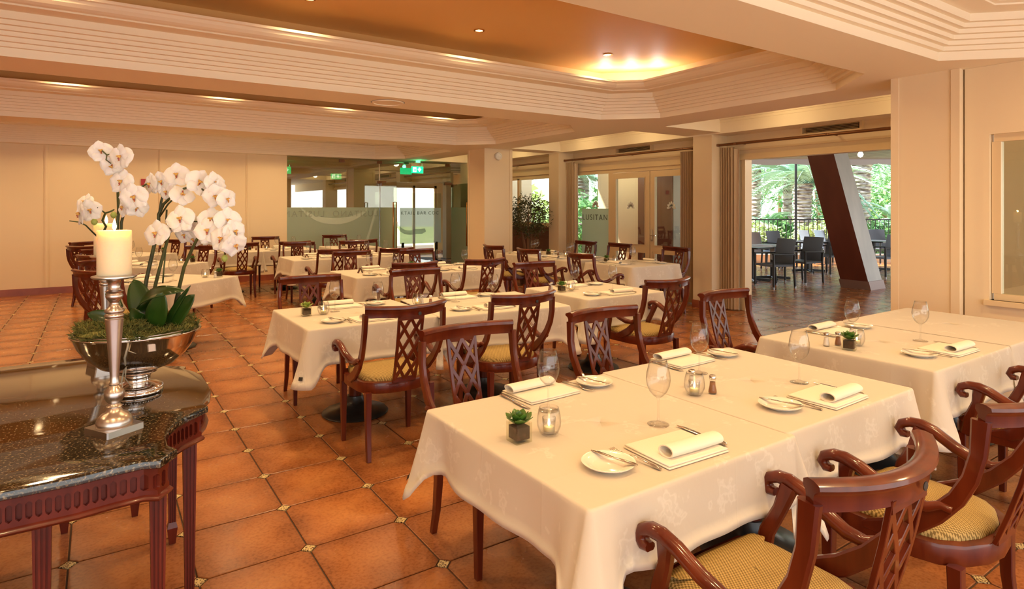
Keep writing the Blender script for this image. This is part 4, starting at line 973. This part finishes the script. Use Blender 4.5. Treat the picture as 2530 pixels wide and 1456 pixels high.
item(SU, 1.19, 1.72, 'green succulent in glass cube at the left end of the foreground table', 'succulent pots')
item(TL, 1.31, 1.71, 'lit tealight beside the foreground succulent', 'tealight glasses')
item(TL, 2.09, 1.72, 'lit tealight at the middle of the foreground table', 'tealight glasses', z=ZTB+.002)
item(PE, 2.17, 1.69, 'pepper shaker right of the middle candle on the foreground table', 'pepper shakers', z=ZTB+.002)
item(SA, 2.17, 1.80, 'salt shaker behind the middle candle on the foreground table', 'salt shakers', z=ZTB+.002)
# T2 right
table(3.87, 1.80, 'under the right-hand cloth beside the pillar'); table(4.85, 1.80, 'at the right edge, partly outside the frame')
drape(3.85, 1.80, .96, .96, 'SNW', 'of the right-hand table in front of the square pillar', 0, 3)
drape(4.82, 1.80, .96, .96, 'SEN', 'at the right edge of the view, partly outside the frame', 0, 4, .0022)
chair(3.69, 2.47, 'N', 'facing the camera before the open terrace doorway', .06); chair(3.85, 1.10, 'S', 'at the near side of the right-hand table, behind the foreground chairs')
RT = 'of the right-hand table'
setting(3.92, 1.325, 'S', 'at the near seat '+RT); setting(3.90, 2.27, 'N', 'at the far seat '+RT)
item(SU, 3.48, 1.79, 'dark green succulent in glass cube on the right-hand table', 'succulent pots', .3)
item(TL, 3.62, 1.82, 'lit tealight right of the succulent on the right-hand table', 'tealight glasses')
item(PE, 3.53, 1.88, 'pepper shaker close left of the succulent on the right-hand table', 'pepper shakers')
item(SA, 3.46, 1.91, 'salt shaker leftmost on the right-hand table', 'salt shakers')
# T3 middle left long
table(1.615, 4.51, 'under the left cloth of the long middle table'); table(2.68, 4.40, 'under the right cloth of the long middle table', -.09)
drape(1.615, 4.51, .97, .96, 'SNW', 'of the long middle table, left half', 0, 5, mark=3.5)
drape(2.66, 4.38, 1.12, .95, 'SEN', 'of the long middle table, right half', -.11, 6, .0022)
chair(1.585, 3.815, 'S', 'back to camera, near left seat of the long middle table', .02)
chair(2.46, 3.80, 'S', 'back to camera, near right seat of the long middle table', .02)
chair(1.52, 5.10, 'N', 'at the far left seat of the long middle table'); chair(2.55, 5.14, 'N', 'at the far right seat of the long middle table')
LM = 'of the long middle table'
setting(1.62, 4.035, 'S', 'at the near left seat '+LM); setting(2.60, 3.96, 'S', 'at the near right seat '+LM, ZTB+.002)
setting(1.62, 4.98, 'N', 'at the far left seat '+LM); setting(2.62, 4.88, 'N', 'at the far right seat '+LM, ZTB+.002)
item(SUy, 1.27, 4.58, 'yellow-green succulent in glass cube at the left end of the long middle table', 'succulent pots')
item(TL, 1.39, 4.56, 'lit tealight glass beside the yellow-green succulent', 'tealight glasses')
item(TL, 2.15, 4.56, 'lit tealight glass at the centre of the long middle table', 'tealight glasses', z=ZTB+.002)
item(PE, 2.24, 4.50, 'pepper shaker at the centre of the long middle table', 'pepper shakers', z=ZTB+.002)
item(SA, 2.21, 4.60, 'salt shaker at the centre of the long middle table', 'salt shakers', z=ZTB+.002)
# T4 single
table(3.97, 4.48, 'under the small square cloth at centre right')
drape(3.97, 4.48, .94, .93, 'SENW', 'of the small square table at centre right', 0, 7)
chair(3.95, 3.83, 'S', 'back to camera, at the square table at centre right', .02); chair(3.92, 5.10, 'N', 'at the far side of the square table at centre right', .1)
SQ = 'of the square table at centre right'
setting(3.98, 4.01, 'S', 'at the near seat '+SQ); setting(3.96, 4.945, 'N', 'at the far seat '+SQ)
item(SU, 3.62, 4.53, 'succulent in glass cube on the square table at centre right', 'succulent pots')
item(TL, 3.73, 4.53, 'lit tealight glass on the square table at centre right', 'tealight glasses')
item(SA, 3.60, 4.66, 'salt shaker on the square table at centre right', 'salt shakers'); item(PE, 3.55, 4.62, 'pepper shaker on the square table at centre right', 'pepper shakers')
# T5, T6, T7, T8 rows behind
def row(u0, v0, n, d, name, ch, cd, extras, seed, rot=0):
    for k in range(n):
        cu = u0+.475+k*.96; w = ('left' if k == 0 else 'right') if n > 1 else 'only'
        table(cu, v0+d/2, 'under the '+w+' cloth '+name); drape(cu, v0+d/2, .965, d, 'SN'+('W' if k == 0 else '')+('E' if k == n-1 else ''), name+', '+w+' cloth', 0, seed+k, .0022*k)
        if 'S' in cd[k]: setting(cu+.02, v0+.01, 'S', 'at the near %s seat %s' % (w, name), ZTB+.002*k)
        if 'N' in cd[k]: setting(cu+.02, v0+d-.01, 'N', 'at the far %s seat %s' % (w, name), ZTB+.002*k)
    for u, v, s_, lab in ch: chair(u, v, s_, lab)
    for kit, u, v, lab, g in extras: item(kit, u, v, lab, g, z=ZTB+(.002 if n > 1 and u > u0+.95 else 0))
def mk_tent():
    t = thing('table_number_stand', (0, 0, 0), 0, None, 'table card')
    for sx in (-1, 1): MB().add([(sx*.032, -.02, 0), (sx*.032, .02, 0), (sx*.004, .02, .062), (sx*.004, -.02, .062), (sx*.024, -.02, 0), (sx*.024, .02, 0), (-sx*.002, .02, .058), (-sx*.002, -.02, .058)], [(0, 1, 2, 3), (7, 6, 5, 4), (0, 3, 7, 4), (1, 5, 6, 2), (3, 2, 6, 7), (0, 4, 5, 1)]).build('leg_panel', tent_m, t, ang=0)
    return t
TN = Kit(mk_tent)
n5 = 'of the third row table'
row(2.42, 6.68, 2, .96, n5, [(2.87, 6.42, 'S', 'at the near left seat '+n5), (3.72, 6.38, 'S', 'at the near right seat '+n5), (2.86, 7.86, 'N', 'at the far left seat '+n5), (3.76, 7.72, 'N', 'at the far right seat '+n5)], ['SN', 'SN'],
    [(TN, 2.64, 7.20, 'small brown tent-shaped stand on the third row table', 'table stands'), (SU, 3.35, 7.28, 'succulent between the glasses on the third row table', 'succulent pots'), (SA, 3.48, 7.25, 'salt shaker on the third row table', 'salt shakers'), (TL, 3.22, 7.25, 'tealight glass on the third row table', 'tealight glasses')], 10)
n6 = 'of the fourth row table'
row(2.43, 9.38, 2, .93, n6, [(2.83, 8.98, 'S', 'at the near left seat '+n6), (3.66, 8.75, 'S', 'at the near right seat '+n6), (2.85, 10.45, 'N', 'at the far left seat '+n6), (3.80, 10.40, 'N', 'at the far right seat '+n6)], ['SN', 'SN'],
    [(TN, 2.72, 9.78, 'small brown tent-shaped stand on the fourth row table', 'table stands'), (SU, 3.30, 9.85, 'succulent on the fourth row table', 'succulent pots'), (TL, 3.45, 9.80, 'tealight glass on the fourth row table', 'tealight glasses')], 20)
n7 = 'of the back wall table'
row(1.52, 11.68, 2, .94, n7, [(2.02, 11.42, 'S', 'at the near left seat '+n7), (2.88, 11.36, 'S', 'at the near right seat '+n7), (1.75, 12.88, 'N', 'at the far left seat '+n7), (2.84, 12.85, 'N', 'at the far right seat '+n7)], ['SN', 'SN'],
    [(SU, 2.32, 12.1, 'succulent on the table along the back wall', 'succulent pots'), (PE, 2.43, 12.05, 'pepper shaker on the table along the back wall', 'pepper shakers'), (TL, 2.62, 12.1, 'right tealight glass on the table along the back wall', 'tealight glasses'), (TL, 2.00, 12.12, 'left tealight glass on the table along the back wall', 'tealight glasses')], 30)
n8 = 'of the frosted-glass side table'
row(3.76, 11.66, 1, .94, n8, [(4.10, 11.30, 'S', 'at the near side '+n8), (4.26, 12.85, 'N', 'at the far side '+n8)], ['SN'],
    [(TL, 4.30, 12.15, 'tealight glass on the small table by the frosted glass', 'tealight glasses'), (SU, 4.12, 12.2, 'succulent on the small table by the frosted glass', 'succulent pots')], 40)
# window row
n13 = 'of the window row table'
for k, (v, w) in enumerate(((7.55, 'near half'), (8.51, 'far half'))):
    table(6.22, v, 'under the %s cloth %s' % (w, n13)); drape(6.22, v, .94, .965, ('ESW' if k == 0 else 'ENW'), n13+', '+w, 0, 50+k, .0022*k)
    setting(5.76, v+.02, 'W', 'at the inner seat, %s %s' % (w, n13), ZTB+.002*k); setting(6.68, v-.02, 'E', 'at the window seat, %s %s' % (w, n13), ZTB+.002*k)
chair(5.47, 8.20, 'W', 'third from the right in the window row, by the square pillar'); chair(5.45, 7.22, 'W', 'second from the right along the inner side of the window row')
chair(6.82, 8.22, 'E', 'against the lettered window'); chair(6.84, 7.40, 'E', 'against the left leaf of the french doors')
for kit, u, v, l, g in ((TL, 6.15, 8.28, 'left tealight glass on the window row table', 'tealight glasses'), (TL, 6.30, 7.78, 'right tealight glass on the window row table', 'tealight glasses'), (SU, 6.24, 8.16, 'succulent on the window row table', 'succulent pots'), (SA, 6.18, 7.94, 'salt shaker on the window row table', 'salt shakers'), (PE, 6.28, 7.95, 'pepper shaker on the window row table', 'pepper shakers')): item(kit, u, v, l, g)
n14 = 'of the square table by the french doors'
table(6.33, 6.32, 'under the square cloth by the french doors'); drape(6.33, 6.32, .94, .94, 'SENW', n14, 0, 60)
setting(5.87, 6.32, 'W', 'at inner seat '+n14); setting(6.79, 6.30, 'E', 'at window seat '+n14)
chair(5.52, 6.14, 'W', 'at the inner side of the square table by the french doors', .02); chair(6.88, 6.26, 'E', 'against the right leaf of the french doors by the curtain')
item(SU, 6.12, 6.62, 'succulent on the square table by the french doors', 'succulent pots'); item(TL, 6.18, 6.50, 'tealight glass on the square table by the french doors', 'tealight glasses')
# diamond tables on the left
ORD = ['nearest', 'middle', 'farthest']
for k, (cu, cv) in enumerate(((.68, 7.72), (.66, 9.93), (.48, 12.22))):
    nm = ORD[k]+' cornerwise table at the left'
    table(cu, cv, 'standing cornerwise, '+nm, PI/4); drape(cu, cv, .96, .96, 'SENW', 'of the '+nm, PI/4, 70+k)
    q = .475*.7071+OFF*.7071
    chair(cu-q, cv-q, -PI/4, 'at the front left side, '+nm); chair(cu-q, cv+q, -3*PI/4, 'at the rear left side, '+nm)
    if k: chair(cu+q, cv+q, 3*PI/4, 'at the rear right side, '+nm)
    e = .475*.7071
    setting(cu-e, cv-e, -PI/4, 'at front left seat, '+nm); setting(cu-e, cv+e, -3*PI/4, 'at rear left seat, '+nm)
    item(TL, cu+.33, cv-.02, 'tealight glass near the right corner, '+nm, 'tealight glasses'); item(SA, cu+.42, cv-.12, 'salt shaker near the right corner, '+nm, 'salt shakers'); item(SU, cu+.47, cv-.03, 'succulent at the right corner, '+nm, 'succulent pots', .4)
# small laundry marks on the hanging corners
# ================================================================ CONSOLE WITH ORCHID
OUT = [(-.045, 2.085), (.04, 2.10), (.11, 2.105), (.155, 2.085), (.205, 2.155), (.185, 2.20), (.185, 2.28), (.20, 2.36), (.23, 2.43), (.27, 2.48), (.315, 2.525), (.345, 2.555), (.335, 2.60), (.365, 2.67), (.385, 2.76), (.388, 2.85)]
OUT = OUT+[(x, 5.80-y) for x, y in OUT[:-1][::-1]]+[(.388, 2.95)][:0]
UC = -.42
OUT = OUT+[(2*UC-x, y) for x, y in OUT[::-1]]
ct = thing('console_table', (0, 0, 0), 0, 'dark mahogany console with black granite top and fluted legs, left foreground', 'console table')
def inset(poly, d):
    n = len(poly); r = []
    for i in range(n):
        a, b, c = Vector((*poly[i-1], 0)), Vector((*poly[i], 0)), Vector((*poly[(i+1) % n], 0))
        e1, e2 = (b-a).normalized(), (c-b).normalized(); nn = Vector((-(e1.y+e2.y), e1.x+e2.x, 0))
        if nn.length < 1e-6: nn = Vector((-e1.y, e1.x, 0))
        nn.normalize(); r.append((b.x+nn.x*d, b.y+nn.y*d))
    return r
m = MB().rings([[(x, y, z) for x, y in inset(OUT, o)] for o, z in ((.006, .772), (0, .776), (0, .794), (.003, .799), (.006, .800))])
m.build('granite_top', granite_m, ct, 40)
def walk(poly, step):
    res = []
    for i in range(len(poly)):
        a, b = Vector(poly[i]), Vector(poly[(i+1) % len(poly)]); l = (b-a).length; k = max(1, int(l/step))
        for j in range(k): res.append((a.lerp(b, (j+.5)/k), (b-a)/l, l/k))
    return res
AP = inset(OUT, .022)
MB().rings([[(x, y, z) for x, y in inset(OUT, .034)] for z in (.695, .772)], True, False).build('apron_backing', cwood, ct, ang=0)
MB().rings([[(x, y, z) for x, y in inset(OUT, o)] for o, z in ((.034, .752), (.022, .752), (.022, .772))], True, False).build('apron_top_band', cwood, ct, ang=0)
MB().rings([[(x, y, z) for x, y in inset(OUT, o)] for o, z in ((.034, .702), (.022, .702), (.022, .690), (.014, .686), (.010, .680), (.014, .673), (.026, .670), (.04, .670))], True, False).build('apron_moulding', cwood, ct, 50)
rb = MB()
for p, d, l in walk(AP, .021):
    n = Vector((-d.y, d.x)); h = l*.5
    pts = [(-h, .702), (-h*.36, .708), (-h*.30, .712), (-h*.30, .742), (-h*.36, .746), (-h, .752), (h, .752), (h*.36, .746), (h*.30, .742), (h*.30, .712), (h*.36, .708), (h, .702)]
    v = [(p.x+d.x*(x+l/2), p.y+d.y*(x+l/2), z) for x, z in pts]+[(p.x+d.x*(x+l/2)+n.x*.010, p.y+d.y*(x+l/2)+n.y*.010, z) for x, z in pts]
    v = [(a-d.x*l/2+d.x*l/2*0, b-d.y*l/2+d.y*l/2*0, c) for a, b, c in v]
    rb.add(v, [tuple(range(12)), tuple(range(23, 11, -1))]+[(i, (i+1) % 12, 12+(i+1) % 12, 12+i) for i in range(12)])
rb.build('fluted_ribs', cwood, ct, ang=0)['kind'] = 'stuff'
def cleg(x, y):
    m = MB(); rs = []
    def ring(h, g, z):
        pts = []
        for k in range(4):
            a = k*PI/2; c, s_ = math.cos(a), math.sin(a)
            side = [(-h, -h)]
            for f in (-.55, 0, .55):
                for dx, dd in ((-.13, 0), (-.13, g), (.13, g), (.13, 0)): side.append((h*(f+dx), -h+dd))
            pts += [(px*c-py*s_, px*s_+py*c) for px, py in side]
        return [(x+px, y+py, z) for px, py in pts]
    m.rings([ring(.023, .006, .70), ring(.015, .004, .10)]); m.build('leg', cwood, ct, ang=0)
    f = lambda h, z: [(x-h, y-h, z), (x+h, y-h, z), (x+h, y+h, z), (x-h, y+h, z)]
    MB().rings([f(.013, 0), f(.021, .075), f(.015, .10)]).build('spade_foot', cwood, ct, ang=0)
for x, y in ((.155, 2.19), (.285, 2.58), (.285, 3.22), (.155, 3.61), (-.13, 3.61), (-.13, 2.19), (-.99, 2.19), (-.99, 3.61), (-1.12, 2.58), (-1.12, 3.22)): cleg(x, y)
# ---- candlesticks with candles
PRC = [(.052, .020), (.054, .024), (.053, .036), (.048, .048), (.040, .058), (.028, .064), (.022, .072), (.0185, .080), (.024, .084), (.0185, .088), (.0165, .094), (.022, .100), (.029, .113), (.030, .125), (.027, .137), (.018, .147), (.014, .153), (.0165, .157), (.0130, .165), (.0130, .185), (.016, .225), (.021, .30), (.0255, .355), (.0275, .374), (.024, .377), (.0285, .383), (.0285, .389), (.024, .393), (.029, .399), (.028, .405), (.020, .412), (.0135, .424), (.013, .430), (.018, .437), (.0245, .444), (.026, .452), (.022, .460), (.024, .463), (.027, .467), (.021, .471), (.0175, .477), (.0185, .490), (.023, .503), (.0275, .508), (.060, .510), (.066, .514), (.066, .518), (.056, .521), (0, .519)]
def candlestick(u, v, l1, l2, rz):
    t = thing('candlestick', (u, v, .800), rz, l1, 'candlestick', 'tall silver candlesticks')
    MB().lathe(PRC, 36, (0, 0, 0)).build('turned_stem', silverb_m, t, 50)
    MB().cbox(-.062, -.062, 0, .062, .062, .021, .004).build('square_base', silverb_m, t)
    c = thing('pillar_candle', (u, v, 1.3205), 0, l2, 'candle', 'cream pillar candles')
    MB().lathe([(.049, 0), (.050, .003), (.050, .146), (.048, .149), (.044, .1475), (.036, .141), (0, .139)], 40).build('wax_body', wax_m, c, 50)
    MB().tube([(0, 0, .138), (.001, 0, .150)], .0012, 6).build('wick', blk_m, c)
    MB().lathe([(.0008, .147), (.0055, .156), (.0062, .163), (.0035, .177), (0, .188)], 12).build('flame', flame_m, c, 180)
    l = bpy.data.lights.new('candle_flame_lamp', 'POINT'); l.energy = 2.6; l.color = (1, .62, .2); l.shadow_soft_size = .008
    o = bpy.data.objects.new('candle_flame_lamp', l); o.location = (u, v, 1.3205+.168); COL.objects.link(o)
candlestick(.047, 2.44, 'tall turned silver candlestick on square base, in front of the orchid bowl', 'thick cream pillar candle burning on the front candlestick', .55)
candlestick(.035, 3.47, 'silver candlestick standing behind the orchid bowl, mostly hidden', 'cream pillar candle burning behind the front one', .3)
# ---- pedestal bowl
BX, BY = .135, 2.90
bw_ = thing('pedestal_bowl', (BX, BY, .800), 0, 'large polished silver pedestal bowl holding moss and orchids', 'bowl')
MB().lathe([(.215, .262), (.200, .252), (.222, .249), (.229, .251), (.229, .247), (.222, .240), (.205, .200), (.175, .155), (.130, .115), (.075, .094), (.050, .092)], 64, caps=False).build('bowl_body', silver_m, bw_, 180)
MB().lathe([(.050, .096), (.068, .094), (.072, .088), (.068, .082), (.052, .078), (.045, .066), (.044, .050), (.050, .042), (.068, .036), (.085, .028), (.089, .022), (.085, .017), (.091, .012), (.091, .004), (.087, 0), (0, 0)], 56, caps=False).build('foot', silver_m, bw_, 60)
q = MB()
for i in range(56):
    a = i/56*2*PI; q.lathe([(0, -.0025), (.0025, 0), (0, .0025)], 6, (.0885*math.cos(a), .0885*math.sin(a), .0235))
q.build('beaded_rim', silver_m, bw_, 180)['kind'] = 'stuff'
q = MB().cbox(-.014, -.004, -.014, .014, .004, .014, .003); o = q.build('square_badge', silverb_m, bw_); o.location = (.035, -.214, .215); o.rotation_euler = (-.3, 0, .2)
# moss
mb = MB(); R = random.Random(4)
for i in range(7500):
    a = R.uniform(0, 2*PI); r = .218*math.sqrt(R.random()); h = .262+.030*(1-(r/.22)**2)+.012*math.sin(a*5+r*30)+.010*math.sin(a*3)
    p = Vector((r*math.cos(a), r*math.sin(a), h-.006)); d = Vector((R.gauss(0, 1), R.gauss(0, 1), R.uniform(.1, 1.3))).normalized(); l = R.uniform(.014, .032); e = d.cross(Vector((R.gauss(0, 1), R.gauss(0, 1), R.gauss(0, 1)))).normalized()*.0016
    m2 = p+d*l*.5+Vector((R.gauss(0, .003), R.gauss(0, .003), 0)); mb.add([p-e, p+e, m2+e, p+d*l, m2-e], [(0, 1, 2, 4), (2, 3, 4)])
mb.lathe([(.217, .240), (.21, .252), (.16, .268), (.08, .276), (0, .278)], 40, caps=False)
mo = mb.build('moss', moss_m, bw_, ang=0); mo['kind'] = 'stuff'
R = random.Random(8)
rt = thing('aerial_roots', (0, 0, 0), 0, 'pale twisting orchid roots hanging down the front of the silver bowl', 'root')
MB().tube([P(319, 838, 2.30), P(315, 860, 2.245), P(308, 885, 2.26), P(310, 905, 2.33), P(304, 925, 2.36), P(300, 945, 2.36), P(303, 958, 2.34)], [.004, .0035, .0035, .003, .003, .0025, .002], 6).build('root', root_m, rt, 180)
MB().tube([P(324, 845, 2.29), P(318, 868, 2.245), P(330, 872, 2.24), P(336, 874, 2.25)], [.003, .0025, .002, .0012], 6).build('root', root_m, rt, 180)
MB().tube([P(312, 905, 2.33), P(309, 935, 2.36), P(322, 952, 2.40), P(332, 963, 2.40)], [.0025, .002, .002, .0012], 6).build('root', root_m, rt, 180)
# ---- orchids
def petal(L, w, cup, tip=.0, n=8):
    rs = []
    for i in range(n+1):
        k = i/n; ww = w*math.sin(PI*min(1, (.06+.94*k))**(.85))**.62 if k < 1 else .0
        if k == 0: ww = w*.14
        z = cup*(k-k*k*1.6)*L
        rs.append([(L*k, ww*j/4, z-.16*ww*(j/4)**2*1.2+.0015*math.sin(9*k+j)) for j in range(-4, 5)])
    return MB().rings(rs, False, False)
def linkless(mb, name, m): return mb.build(name, m, ang=180, link=False)
PT = [linkless(petal(.050, .034, .22), 'petal', petal_m), linkless(petal(.051, .023, .12), 'petal', petal_m)]
lp_ = MB(); lp_.lathe([(.002, 0), (.006, .004), (.007, .010), (.004, .016), (0, .018)], 8)
for s_ in (-1, 1): lp_.tube([(0, 0, .004), (.004, s_*.006, .010), (.002, s_*.010, .016)], [.004, .0045, .002], 6)
lp_.tube([(0, 0, .006), (-.010, 0, .012), (-.018, .0, .010), (-.022, .003, .014)], [.005, .005, .003, .001], 6)
LP = linkless(lp_, 'lip', lip_m)
def flower(root, pos, face, roll=0, s=1.0, lab=None):
    """face = direction the bloom looks"""
    z = Vector(face).normalized(); up = Vector((0, 0, 1)); x = (up-z*up.dot(z)).normalized(); y = z.cross(x)
    M = Matrix((x, y, z)).transposed().to_4x4() @ Matrix.Rotation(roll, 4, 'Z')
    c = bpy.data.objects.new('flower', None); c.parent = root; c.matrix_local = Matrix.Translation(Vector(pos)-root.location) @ M @ Matrix.Scale(s*.94, 4); COL.objects.link(c)
    for k, (a, src) in enumerate(((1.42, PT[0]), (-1.42, PT[0]), (0, PT[1]), (2.55, PT[1]), (-2.55, PT[1]))):
        o = bpy.data.objects.new('petal', src.data); o.parent = c; o.rotation_euler = (R.uniform(-.12, .12), R.uniform(-.18, .05), a+R.uniform(-.08, .08)); o.location = (0, 0, .001*(k > 1)*-1); COL.objects.link(o)
    o = bpy.data.objects.new('lip', LP.data); o.parent = c; o.scale = (.8,)*3; COL.objects.link(o)
FW = Vector((-sy_, -cy_, 0)); RT_ = Vector((cy_, -sy_, 0))
def facing(az, el=0): return FW*math.cos(az)*math.cos(el)+RT_*math.sin(az)*math.cos(el)+Vector((0, 0, math.sin(el)))
ORC = []
def orchid(lab, stems, flowers, buds, leaves, base):
    t = thing('orchid', base, 0, lab, 'orchid', 'white orchids in the silver bowl'); B = Vector(base)
    for pts, rad in stems:
        MB().tube([P(*p)-B for p in pts], rad, 8).build('stem', stem_m, t, 180)
    for x, y, d, az, el, roll, s in flowers: flower(t, P(x, y, d), facing(az, el), roll, s)
    for x, y, d in buds: MB().lathe([(0, -.016), (.009, -.010), (.0125, 0), (.008, .010), (0, .014)], 12).build('bud', bud_m, t, 180).location = P(x, y, d)-B
    for p0, p1, w, tw, cup in leaves:
        a, b = P(*p0)-B, P(*p1)-B; dd = b-a; L = dd.length; x = dd.normalized(); n = facing(tw[0], tw[1]); y = n.cross(x).normalized(); n = x.cross(y)
        rs = []
        for i in range(13):
            k = i/12; ww = w*max(.001, math.sin(PI*(.07+.93*k)))**.6 if k < 1 else .0005
            c = a+x*L*k+n*(cup*L*math.sin(PI*k))
            rs.append([c+y*ww*j/3+n*(.22*ww*abs(j/3)) for j in range(-3, 4)])
        m = MB().rings(rs, False, False); o = m.build('leaf', leaf_m, t, 180); md = o.modifiers.new('thick', 'SOLIDIFY'); md.thickness = .003
r_ = lambda n, a, b: [a+(b-a)*i/(n-1) for i in range(n)]
D0 = 2.50
orchid('left orchid plant with the tallest spray, rising behind the burning candle',
  [([(292, 800, 2.52), (288, 700, 2.56), (290, 560, 2.60), (293, 520, 2.60), (291, 470, 2.58), (287, 420, 2.54), (282, 395, 2.50), (276, 378, 2.48)], r_(8, .0075, .0035)),
   ([(276, 380, 2.48), (264, 383, 2.46), (252, 372, 2.45)], .0025), ([(264, 383, 2.46), (262, 395, 2.45), (274, 404, 2.45)], .0022),
   ([(298, 620, 2.60), (300, 550, 2.6), (306, 528, 2.60), (322, 495, 2.56), (340, 480, 2.5), (350, 462, 2.5), (365, 453, 2.5), (386, 462, 2.5)], r_(8, .006, .003)),
   ([(252, 680, 2.66), (255, 620, 2.64), (250, 585, 2.62), (262, 560, 2.6), (253, 545, 2.58), (260, 527, 2.56), (275, 522, 2.55), (282, 518, 2.55)], r_(8, .006, .003)),
   ([(260, 527, 2.56), (246, 516, 2.55), (240, 513, 2.54)], .003), ([(252, 595, 2.63), (230, 575, 2.6), (212, 557, 2.56), (195, 549, 2.54), (172, 546, 2.5)], r_(5, .004, .002))],
  [(249, 374, 2.46, .5, .35, .2, 1.0), (298, 388, 2.44, -.2, .1, .1, 1.15), (276, 411, 2.47, .3, -.3, 2.6, .95), (300, 449, 2.46, -.1, .1, -.1, 1.1), (331, 487, 2.44, .25, -.1, .25, 1.2), (304, 512, 2.48, -.6, 0, .4, .9), (338, 513, 2.47, .4, -.2, -.2, .95),
   (198, 528, 2.5, -.7, 0, .1, 1.1), (222, 520, 2.53, .5, .1, .3, 1.0), (208, 500, 2.56, -.2, .5, 0, .9)],
  [(281, 531, 2.54), (233, 548, 2.54)],
  [((310, 800, 2.52), (215, 775, 2.46), .030, (0, .5), .12), ((300, 760, 2.55), (262, 722, 2.62), .018, (.3, .6), .05)], (P(300, 815, 2.52)))
orchid('middle orchid plant arching right from the silver bowl',
  [([(362, 808, 2.50), (352, 760, 2.5), (362, 690, 2.50), (378, 620, 2.50), (392, 560, 2.50), (392, 530, 2.50), (404, 505, 2.50), (425, 485, 2.49), (450, 468, 2.47), (475, 460, 2.45), (492, 462, 2.43), (515, 480, 2.42), (530, 500, 2.42)], r_(13, .0085, .0030)),
   ([(392, 540, 2.51), (398, 500, 2.52), (409, 456, 2.53)], [.005, .005, .004]),
   ([(395, 535, 2.50), (415, 505, 2.49), (440, 480, 2.48), (452, 475, 2.47)], .0035),
   ([(370, 812, 2.47), (372, 760, 2.47), (385, 700, 2.46), (398, 650, 2.45), (412, 600, 2.45), (420, 570, 2.44), (428, 552, 2.43)], r_(7, .008, .0045)),
   ([(420, 573, 2.44), (440, 560, 2.43), (452, 552, 2.42)], .003), ([(412, 590, 2.45), (405, 665, 2.46), (402, 700, 2.46)], .003), ([(410, 550, 2.5), (412, 518, 2.5)], .0035)],
  [(372, 455, 2.5, -.5, 0, .1, 1.0), (398, 450, 2.5, .2, .1, .4, 1.0), (436, 432, 2.48, .3, .2, .1, 1.1), (450, 482, 2.45, .8, .5, 3.0, 1.05), (412, 474, 2.49, -.3, -.1, .2, .9),
   (492, 450, 2.42, .8, .1, -.5, 1.15), (532, 452, 2.42, 1.1, .2, .1, 1.0), (532, 485, 2.40, .4, -.2, .2, 1.05), (561, 492, 2.40, .9, -.1, .3, .9), (545, 468, 2.43, 1.3, 0, .2, .9),
   (386, 577, 2.40, -.1, .1, .05, 1.15), (446, 541, 2.40, .1, .25, .2, 1.2), (418, 556, 2.45, -.7, .2, -.3, .9)],
  [], [((375, 810, 2.47), (330, 690, 2.5), .050, (.1, .1), .02), ((335, 770, 2.46), (455, 718, 2.40), .034, (.2, .9), .16), ((382, 815, 2.43), (402, 722, 2.38), .040, (.15, .05), .05), ((362, 790, 2.42), (325, 762, 2.40), .030, (-.5, .3), .25)], (P(370, 815, 2.48)))
orchid('right orchid plant whose low spray bends over the far tables',
  [([(425, 812, 2.48), (432, 760, 2.48), (440, 722, 2.48), (455, 660, 2.46), (475, 615, 2.45), (490, 585, 2.44), (498, 570, 2.44), (512, 552, 2.43), (530, 548, 2.42), (560, 570, 2.40)], r_(10, .0085, .003)),
   ([(432, 812, 2.50), (436, 760, 2.52), (444, 724, 2.5)], .005), ([(465, 547, 2.46), (490, 548, 2.44), (502, 543, 2.42), (515, 548, 2.41)], .0025), ([(568, 590, 2.39), (562, 612, 2.39), (554, 622, 2.39), (555, 634, 2.39)], .0015)],
  [(470, 555, 2.46, .2, 0, .2, 1.0), (456, 580, 2.46, .0, -.3, .1, .9), (478, 590, 2.47, -.3, -.5, .4, .85), (521, 542, 2.41, .2, .2, .05, 1.1), (513, 570, 2.39, .1, .15, .1, 1.15), (515, 588, 2.44, .2, -.4, 0, .8),
   (563, 545, 2.40, .7, .1, 0, 1.15), (580, 572, 2.40, 1.0, 0, .3, 1.05), (548, 590, 2.37, -.2, .1, -.2, 1.15), (581, 606, 2.37, .9, -.4, .5, 1.05)],
  [(555, 638, 2.39)], [((415, 812, 2.46), (480, 728, 2.42), .036, (.3, .5), .03), ((405, 812, 2.46), (470, 706, 2.42), .012, (.3, .5), .05), ((400, 815, 2.52), (350, 745, 2.58), .03, (0, .3), .1)], (P(425, 815, 2.48)))
